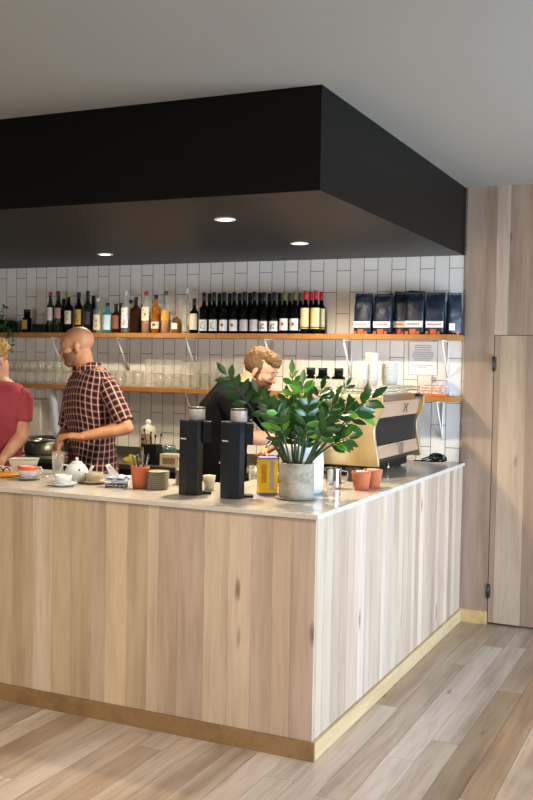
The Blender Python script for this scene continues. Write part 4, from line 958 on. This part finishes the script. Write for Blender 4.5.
def skin(name, c1, c2):
    m = mat(name, c1, .5, var=0, sss=.0, coat=0); t = nt(m); n = t.noise(t.coord(), 14, 3)
    t.link(t.mix(t.ramp(n, [(.35, (0, 0, 0, 1)), (.65, (1, 1, 1, 1))]), lin(c1), lin(c2)), t.bsdf.inputs['Base Color']); return m
class Person:
    """local frame: x to the right of the view, y away from it, z up"""
    def __init__(s, label, px, py_, Y, group=None):
        g = at(px, 400, Y); s.base = Vector((g.x, g.y, 0)); s.t = thing('person', label, 'person', s.base, YAW); s.dep = (g-CAM).dot(Vector((-math.sin(YAW), math.cos(YAW), 0)))
    def J(s, px, py, dy=0):
        d = _f+_r*((px-266.5)/FPX)-_u*((py-400)/FPX); h = Vector((-math.sin(YAW), math.cos(YAW), 0))
        p = CAM+d*((s.dep+dy)/d.dot(h))-s.base
        return Vector((p.x*math.cos(YAW)+p.y*math.sin(YAW), -p.x*math.sin(YAW)+p.y*math.cos(YAW), p.z))
def head_frame(c, yaw, pitch, roll=0):   # yaw 0 faces image right, 90 away, 180 image left, 270 to the camera; pitch>0 looks down
    return Matrix.Translation(c) @ Matrix.Rotation(R(yaw), 4, 'Z') @ Matrix.Rotation(R(pitch), 4, 'Y') @ Matrix.Rotation(R(roll), 4, 'X')
def HE(mb, F, c, r, tilt=None, sub=3):
    rot = F.to_3x3()
    if tilt: rot = rot @ Euler(tilt).to_matrix()
    mb.ell(F @ Vector(c), r, rot, sub)
def head(mb, F, neck_base, rn=.056):
    HE(mb, F, (-.018, 0, .038), (.098, .077, .082)); HE(mb, F, (.022, 0, .03), (.07, .068, .072)); HE(mb, F, (.026, 0, -.035), (.058, .058, .078)); HE(mb, F, (.045, 0, -.078), (.036, .038, .03)); HE(mb, F, (.066, 0, -.094), (.02, .022, .015))
    HE(mb, F, (-.0, 0, -.04), (.06, .06, .055))
    HE(mb, F, (.074, 0, .026), (.019, .052, .013))                                  # brow
    for s in (1, -1):
        HE(mb, F, (.055, s*.04, -.016), (.03, .024, .022)); HE(mb, F, (.086, s*.011, -.029), (.012, .009, .009), sub=2)
        HE(mb, F, (-.006, s*.077, -.004), (.017, .008, .031), (0, .15, s*.25), 2); HE(mb, F, (-.002, s*.074, -.028), (.009, .007, .011), None, 2)
        HE(mb, F, (.081, s*.03, -.0), (.012, .016, .006), None, 2)
    a, b = F @ Vector((.084, 0, .018)), F @ Vector((.104, 0, -.024)); mb.cap(a, b, .009, .0125, n=10)
    HE(mb, F, (.106, 0, -.026), (.011, .011, .009), None, 2)
    HE(mb, F, (.088, 0, -.052), (.01, .023, .006), None, 2); HE(mb, F, (.087, 0, -.064), (.01, .02, .007), None, 2)
    mb.cap(F @ Vector((-.03, 0, -.045)), neck_base, rn*.95, rn*1.08)
def face_parts(P, body, F, brow, eyec, lipm, browr=.0032):
    for s in (1, -1):
        e = MB(); e.ell(F @ Vector((.0735, s*.031, .008)), (.0125,)*3, sub=3); eo = e.build('eye', EYEW, body)
        e = MB(); e.ell(F @ Vector((.0835, s*.032, .006)), (.0035, .006, .006), F.to_3x3(), sub=2); e.build('iris', eyec, eo)
        e = MB(); e.tube([F @ Vector(p) for p in ((.086, s*.013, .026), (.0905, s*.028, .033), (.081, s*.048, .03))], [browr, browr*1.2, browr*.6], 8); e.build('eyebrow', brow, body)
    l = MB(); l.tube([F @ Vector(p) for p in ((.090, -.021, -.058), (.098, -.008, -.0575), (.098, .008, -.0575), (.090, .021, -.058))], [.002, .0045, .0045, .002], 8); l.build('lips', lipm, body)
def hand(mb, wrist, kn, palm_n, curls, thumb_side=1, spread=.018):
    """wrist to knuckles gives the palm; fingers fold towards palm_n"""
    d = (kn-wrist).normalized(); pn = (palm_n-d*palm_n.dot(d)).normalized(); sd = d.cross(pn)*thumb_side
    L = (kn-wrist).length
    for k in range(4): mb.cap(wrist+sd*(k-1.5)*.011, kn+sd*(k-1.5)*spread, .017, .0125, n=10)
    for k, (ln, cu) in enumerate(zip((.078, .086, .08, .064), curls)):
        p = kn+sd*(1.5-k)*spread; a = cu; segs = (.45, .3, .25); rr = .0092
        for s_ in segs:
            a2 = a; dd = d*math.cos(a2)+pn*math.sin(a2); q_ = p+dd*ln*s_; mb.cap(p, q_, rr, rr*.92, n=10); p = q_; rr *= .92; a += cu*.8
    b = wrist+sd*.022+d*L*.25; m1 = b+(sd*.75+d*.6+pn*.35).normalized()*.038; m2 = m1+(d*.9+pn*.5+sd*.1).normalized()*.028; m3 = m2+(d*.9+pn*.6-sd*.2).normalized()*.022
    mb.cap(b, m1, .014, .0115, n=10); mb.cap(m1, m2, .0112, .0098, n=10); mb.cap(m2, m3, .0098, .0085, n=10)
def torso_rings(hip, chest, shl, th, w=1.0, d=1.0, pad=0):
    lx = Vector((math.cos(th), math.sin(th), 0)); r = []
    for f, a, b in ((0, .165, .115), (.18, .16, .112), (.36, .152, .105), (.55, .158, .112), (.72, .178, .122), (.86, .188, .118), (.95, .175, .098), (1.0, .13, .075), (1.04, .075, .06)):
        c = hip.lerp(chest, f/.72) if f <= .72 else chest.lerp(shl, (f-.72)/.28); r.append((c, a*w+pad, b*d+pad, th))
    return r
def legs(P, hx, hy, th, zh, jm, sm, body):
    lx = Vector((math.cos(th), math.sin(th), 0)); fw = Vector((-lx.y, lx.x, 0))
    for s in (1, -1):
        h = Vector((hx, hy, zh-.03))+lx*.085*s; k = h+Vector((0, 0, -(zh-.52)))+lx*.02*s-fw*.0; a = k+Vector((0, 0, -.42))
        body.cap(h, k, .075, .05); body.cap(k, a, .05, .035); body.cap(a, a-fw*.11+Vector((0, 0, -.035)), .034, .024)
def trousers(P, hx, hy, th, zh, m, fwd=-1):
    lx = Vector((math.cos(th), math.sin(th), 0)); fw = Vector((-lx.y, lx.x, 0))*fwd; b = MB(); c = Vector((hx, hy, 0))
    b.loft([(c+Vector((0, 0, z)), a, d, th) for z, a, d in ((zh-.1, .172, .125), (zh-.02, .172, .126), (zh+.06, .165, .12))])
    for s in (1, -1):
        h = c+lx*.085*s+Vector((0, 0, zh-.06)); k = c+lx*.1*s+Vector((0, 0, .5)); a = c+lx*.105*s+Vector((0, 0, .075))
        b.cap(h, k, .092, .068); b.cap(k, a, .068, .058, ends=False)
    o = solid(b, 'trousers', m, P.t, .009, 3)
    for s in (1, -1):
        a = c+lx*.105*s; sh = MB(); sh.ell(a+fw*.0+Vector((0, 0, .05)), (.05, .05, .048)); 
        sh.cap(a+Vector((0, 0, .04)), a+fw*.14+Vector((0, 0, .034)), .042, .034); sh.cap(a-fw*.05+Vector((0, 0, .036)), a+Vector((0, 0, .036)), .036, .038)
        def fl(co, n): co.z = max(co.z, .001); return co
        solid(sh, 'shoe', SHOE, P.t, .007, 2, fl)
EYEW = mat('eye_white', '#a89a90', .5, var=.02); IRIS = mat('iris_dark', '#2c2a2a', .2, var=.05); SHOE = mat('black_shoe', '#1d1c1c', .5, var=.1)
def limb_body(b, sh, el, wr, r=(.05, .04, .026)):
    b.cap(sh, el, r[0], r[1]); m_ = el.lerp(wr, .3); b.cap(el, m_, r[1], r[1]*1.02); b.cap(m_, wr, r[1]*1.02, r[2])

# --- man in the checked shirt, profile to the left of the frame
P = Person('bald bearded man in a red, black and white checked shirt working a mixing glass', 92, 0, 1.22)
SK2 = skin('tan_skin', '#c98f66', '#bb7d56'); Fh = head_frame(P.J(76.5, 346.5, .0), 187, 10)
thT = R(-52)     # width axis of the shoulders: near shoulder towards the camera
hip, chest, shl = P.J(93, 470, .02), P.J(91, 412, .02), P.J(92, 372, .02)
lx = Vector((math.cos(thT), math.sin(thT), 0)); nb = P.J(88, 379, .01)
shN, elN, wrN, knN = P.J(109, 389, -.13), P.J(127, 428, -.2), P.J(82, 436.5, -.27), P.J(69.5, 435.5, -.27)
shF, elF, wrF, knF = P.J(74, 396, .17), P.J(66, 432, .2), P.J(58, 446, -.05), P.J(57, 453, -.12)
b = MB(); head(b, Fh, nb, .058)
b.loft(torso_rings(hip, chest, shl, thT)); limb_body(b, shN, elN, wrN); limb_body(b, shF, elF, wrF)
hand(b, wrN, knN, Vector((.1, .2, -1)), (.15, .25, .3, .4), -1); hand(b, wrF, knF, Vector((.8, .1, -.3)), (.5, .6, .7, .8), -1)
legs(P, hip.x, hip.y, thT, hip.z, None, None, b)
body = solid(b, 'body', SK2, P.t, .0048, 3)
face_parts(P, body, Fh, mat('brown_brow', '#6a4a30', .8, var=.1), IRIS, mat('lip', '#a8604c', .5, var=.05))
b = MB(); HE(b, Fh, (.032, 0, -.05), (.058, .062, .058)); HE(b, Fh, (.056, 0, -.09), (.035, .037, .031)); HE(b, Fh, (.004, 0, -.03), (.03, .065, .05)); HE(b, Fh, (.086, 0, -.046), (.014, .026, .006)); HE(b, Fh, (.012, 0, -.03), (.045, .0628, .04))
solid(b, 'beard', mat('brown_stubble_beard', '#80583a', .85, var=.25, vscale=160), P.t, .004, 3)
# checked cloth
PL = mat('checked_cloth', '#5a2020', .85); t = nt(PL); tc = t.new('ShaderNodeTexCoord'); uv = t.new('ShaderNodeSeparateXYZ')
uvn = t.new('ShaderNodeAttribute', attribute_name='cloth'); t.link(uvn.outputs['Vector'], uv.inputs[0])
def stripes(sock, period, w0, w1):
    f = t.math('FRACT', t.math('DIVIDE', sock, period)); a_ = t.math('GREATER_THAN', f, w0); b_ = t.math('LESS_THAN', f, w1); return t.math('MULTIPLY', a_, b_)
cu, cv = uv.outputs[0], uv.outputs[1]; per = .041
wh_u, wh_v = stripes(cu, per, .0, .15), stripes(cv, per, .0, .15); bk_u, bk_v = stripes(cu, per, .3, .9), stripes(cv, per, .35, .85)
c = t.mix(t.math('MULTIPLY', t.math('ADD', bk_u, bk_v), .5), lin('#7c2422'), lin('#060405'))
c = t.mix(t.math('MULTIPLY', wh_u, .55), c, lin('#e8d2c2')); c = t.mix(t.math('MULTIPLY', wh_v, .3), c, lin('#e8d2c2')); t.link(c, t.bsdf.inputs['Base Color'])
def cloth_attr(o, fn):
    at_ = o.data.attributes.new('cloth', 'FLOAT_VECTOR', 'POINT')
    n_ = len(o.data.vertices); cs = np.empty(n_*3); o.data.vertices.foreach_get('co', cs)
    at_.data.foreach_set('vector', np.array([c for i in range(n_) for c in fn(Vector(cs[i*3:i*3+3]))]))
def wrinkle(amp, sc):
    def f(co, n): return co+n*(noise.noise(Vector((co.x*sc, co.y*sc, co.z*sc*.6)))*amp)
    return f
def tors_uv(co):
    v = co-Vector((hip.x, hip.y, 0)); a_ = math.atan2(v.y, v.x); return (a_*.2+.012*math.sin(co.z*14), co.z+.012*math.sin(co.x*20), 0)
# shirt body
b = MB(); rr = torso_rings(hip, chest, shl, thT, 1.04, 1.1, .012); b0 = (hip+Vector((0, 0, -.05)), .185, .135, thT)
b.loft([b0]+rr[:-1]+[(shl+Vector((0, 0, .03)), .08, .07, thT)]); b.ell(shN+Vector((0, .02, -.005)), (.07, .07, .062)); b.ell(shF, (.066, .066, .06))
sb_ = solid(b, 'shirt', PL, P.t, .007, 4, wrinkle(.007, 11)); cloth_attr(sb_, tors_uv)
def sleeve(name, sh, el, frac, r0, r1, m, parent, uvf=None, wr=.004):
    b = MB(); e = sh.lerp(el, frac); b.tube([sh, sh.lerp(e, .5), e], [r0, (r0+r1)/2*1.02, r1], 20); b.ell(sh, (r0,)*3)
    o = solid(b, name, m, parent, .006, 3, wrinkle(wr, 16))
    if uvf:
        ax = (e-sh).normalized(); u_ = ax.orthogonal().normalized(); w_ = ax.cross(u_)
        cloth_attr(o, lambda co: (math.atan2((co-sh).dot(w_), (co-sh).dot(u_))*.062, (co-sh).dot(ax)+.03, 0))
    return o
sleeve('sleeve', shN, elN, .86, .068, .062, PL, sb_, True); sleeve('sleeve', shF, elF, .86, .064, .06, PL, sb_, True)
b = MB(); b.tube([nb+Vector((.062*math.cos(a_)+.0, .062*math.sin(a_), -.012-.022*math.cos(a_-R(205)))) for a_ in [k*math.pi/10+.0 for k in range(21)]], .014, 8, cap=False)
co_ = solid(b, 'collar', PL, sb_, .005, 2); cloth_attr(co_, lambda co: (co.x*1.2+.01, co.z*1.2, 0))
fwd = Vector((math.sin(thT), -math.cos(thT), 0)); b = MB()
for s_ in (-1, 1):
    c0_ = nb+Vector((0, 0, .085)); pts_ = [c0_+lx*.055*s_-fwd*.05, c0_+lx*.07*s_+fwd*.01, c0_+lx*.04*s_+fwd*.07+Vector((0, 0, -.025)), c0_+lx*.03*s_+fwd*.085+Vector((0, 0, -.055))]
    b.tube(pts_, [.02, .024, .022, .008], 10)
cp_ = solid(b, 'collar_flaps', PL, sb_, .005, 2); cloth_attr(cp_, lambda co: (co.x*1.3, co.z*1.1+.02, 0))
trousers(P, hip.x, hip.y, thT, hip.z, mat('dark_jeans', '#23222a', .9, var=.15, vscale=60))
# tool held over the glass
tl = P.base; a = thing('bar_spoon', 'clear stirring tool held in the hand of the man in the checked shirt', 'utensil', P.base, YAW)
MB().tube([knN+Vector((-.06, .0, -.02)), knN+Vector((-.075, .005, -.16))], [.006, .010], 8).build('tool_shaft', M['glass'], a)

# --- barista in black, bent over the machine
P = Person('bearded barista in a black T-shirt bending over the espresso machine behind the grinders', 228, 0, 1.42)
SK3 = skin('fair_skin', '#d9a07c', '#c98a68'); Fh = head_frame(P.J(261, 370.5, -.02), -22, 26, 0)
thT = R(80); hip, chest, shl = P.J(222, 478, .0), P.J(226, 420, .0), P.J(238, 386, .0)
nb = P.J(245, 386, -.01)
shN, elN, wrN, knN = P.J(229, 402, -.17), P.J(246, 437, -.22), P.J(284, 440, -.12), P.J(296, 444, -.08)
shF, elF, wrF, knF = P.J(246, 400, .16), P.J(283, 437, .2), P.J(264, 452, -.02), P.J(257, 458, -.08)
b = MB(); head(b, Fh, nb, .057); b.loft(torso_rings(hip, chest, shl, thT)); limb_body(b, shN, elN, wrN, (.052, .045, .03)); limb_body(b, shF, elF, wrF)
hand(b, wrN, knN, Vector((0, .4, -1)), (.7, .8, .8, .8), -1); hand(b, wrF, knF, Vector((.3, -.4, -1)), (.6, .7, .7, .8), 1)
legs(P, hip.x, hip.y, thT, hip.z, None, None, b); body = solid(b, 'body', SK3, P.t, .0048, 3)
face_parts(P, body, Fh, mat('sandy_brow', '#7a5a34', .8, var=.1), IRIS, mat('lip_pink', '#b86e5c', .5, var=.05), .0036)
BR = mat('brown_beard', '#5d3a22', .85, var=.3, vscale=150)
b = MB(); HE(b, Fh, (.034, 0, -.062), (.06, .063, .056)); HE(b, Fh, (.06, 0, -.098), (.036, .038, .034)); HE(b, Fh, (.088, 0, -.046), (.015, .028, .007)); HE(b, Fh, (.006, 0, -.03), (.036, .066, .046))
solid(b, 'beard', BR, P.t, .004, 2, wrinkle(.004, 60))
HB = mat('sandy_brown_hair', '#614521', .8, var=.45, vscale=45); HBd = mat('short_brown_side_hair', '#5f4226', .8, var=.3, vscale=90)
b = MB(); HE(b, Fh, (-.03, 0, .032), (.097, .086, .083)); HE(b, Fh, (-.012, 0, .022), (.055, .086, .05)); solid(b, 'side_hair', HBd, P.t, .004, 2, wrinkle(.003, 70))
b = MB(); HE(b, Fh, (-.01, 0, .082), (.098, .066, .05)); HE(b, Fh, (.045, -.01, .093), (.052, .055, .036)); HE(b, Fh, (.07, -.02, .082), (.03, .04, .024)); HE(b, Fh, (-.05, 0, .075), (.06, .066, .05))
def tuft(co, n): return co+n*(abs(noise.noise(Vector((co.x*60, co.y*60, co.z*30))))*.014+.004*noise.noise(co*170))
solid(b, 'top_hair', HB, P.t, .004, 1, tuft)
BT = mat('black_tshirt', '#0a0a0c', .95, var=.15, vscale=30, spec=.15)
b = MB(); rr = torso_rings(hip, chest, shl, thT, 1.06, 1.18, .014); b.loft([(hip+Vector((0, 0, -.06)), .19, .15, thT)]+rr[:-1]+[(shl+Vector((.03, 0, .03)), .085, .08, thT), (nb+Vector((-.01, 0, .012)), .07, .068, thT)])
b.ell(shN, (.078, .075, .07)); b.ell(shF, (.07, .07, .065)); b.cap(shl+Vector((-.04, 0, -.02)), chest+Vector((-.08, 0, .05)), .085, .1)
ts = solid(b, 't_shirt', BT, P.t, .007, 4, wrinkle(.01, 9))
sleeve('sleeve', shN, elN, .88, .074, .066, BT, ts, None, .007); sleeve('sleeve', shF, elF, .7, .066, .062, BT, ts, None, .007)
b = MB(); q = random.Random(3)       # small white print on the chest
pc_ = P.J(246.5, 421, -.165)
for k in range(3): b.tube([pc_+Vector((.012*k, -.02-.004*k, .016-.002*k)), pc_+Vector((.012*k+.002, -.02-.004*k, -.014))], .0022, 6); b.tube([pc_+Vector((.012*k-.004, -.02-.004*k, .006)), pc_+Vector((.012*k+.007, -.02-.004*k, .008))], .0018, 6)
b.build('chest_print', M['paper'], ts)
trousers(P, hip.x, hip.y, thT, hip.z, mat('black_trousers', '#17171b', .9, var=.1), -1)

# --- man in the red T-shirt at the left edge
P = Person('curly-haired man in a faded red T-shirt leaning over the bar beside the round board', 2, 0, 1.12)
SK1 = skin('pale_skin', '#dba582', '#cb8f6c'); Fh = head_frame(P.J(-6, 360.5, -.02), 226, 28)
thT = R(-14); hip, chest, shl = P.J(-6, 482, .05), P.J(-2, 426, .02), P.J(-2, 384, .0); nb = P.J(-1, 383, .0)
shN, elN, wrN, knN = P.J(22, 398, -.03), P.J(22, 436, -.06), P.J(1, 461, -.24), P.J(-7, 468, -.3)
shF, elF, wrF, knF = P.J(-25, 398, .03), P.J(-34, 436, -.04), P.J(-24, 462, -.24), P.J(-16, 468, -.3)
b = MB(); head(b, Fh, nb, .055); b.loft(torso_rings(hip, chest, shl, thT, .95)); limb_body(b, shN, elN, wrN, (.052, .045, .028)); limb_body(b, shF, elF, wrF)
hand(b, wrN, knN, Vector((-.3, 0, -1)), (.4, .5, .5, .6), 1); hand(b, wrF, knF, Vector((.3, 0, -1)), (.4, .5, .5, .6), -1)
legs(P, hip.x, hip.y, thT, hip.z, None, None, b); body = solid(b, 'body', SK1, P.t, .0048, 3)
face_parts(P, body, Fh, mat('blond_brow', '#a5824a', .8, var=.1), IRIS, mat('lip_soft', '#c07868', .5, var=.05))
b = MB(); q = random.Random(22)
HE(b, Fh, (-.03, 0, .045), (.09, .08, .075))
for k in range(150):
    u, v = q.uniform(0, 6.283), q.uniform(-.1, 1); d_ = Vector((math.cos(u)*math.sqrt(1-v*v), math.sin(u)*math.sqrt(1-v*v), v))
    if d_.x > .35 and d_.z < .55: continue
    HE(b, Fh, (-.022+d_.x*.1, d_.y*.083, .04+d_.z*.085), (q.uniform(.012, .018),)*3, None, 2)
solid(b, 'curly_hair', mat('blond_curls', '#b48a3e', .7, var=.4, vscale=60), P.t, .004, 1)
RT = mat('faded_red_cotton', '#a8404a', .9, var=.14, vscale=14)
b = MB(); rr = torso_rings(hip, chest, shl, thT, 1.0, 1.08, .013); b.loft([(hip+Vector((0, 0, -.08)), .178, .14, thT)]+rr[:-1]+[(shl+Vector((0, 0, .022)), .095, .075, thT)]); b.ell(shN+Vector((-.012, 0, .0)), (.068, .068, .062)); b.ell(shF+Vector((.012, 0, 0)), (.068, .068, .062))
ts = solid(b, 't_shirt', RT, P.t, .007, 4, wrinkle(.009, 10))
sleeve('sleeve', shN, elN, .62, .07, .068, RT, ts, None, .006); sleeve('sleeve', shF, elF, .62, .07, .068, RT, ts, None, .006)
trousers(P, hip.x, hip.y, thT, hip.z, mat('blue_jeans', '#34415a', .9, var=.15, vscale=60))
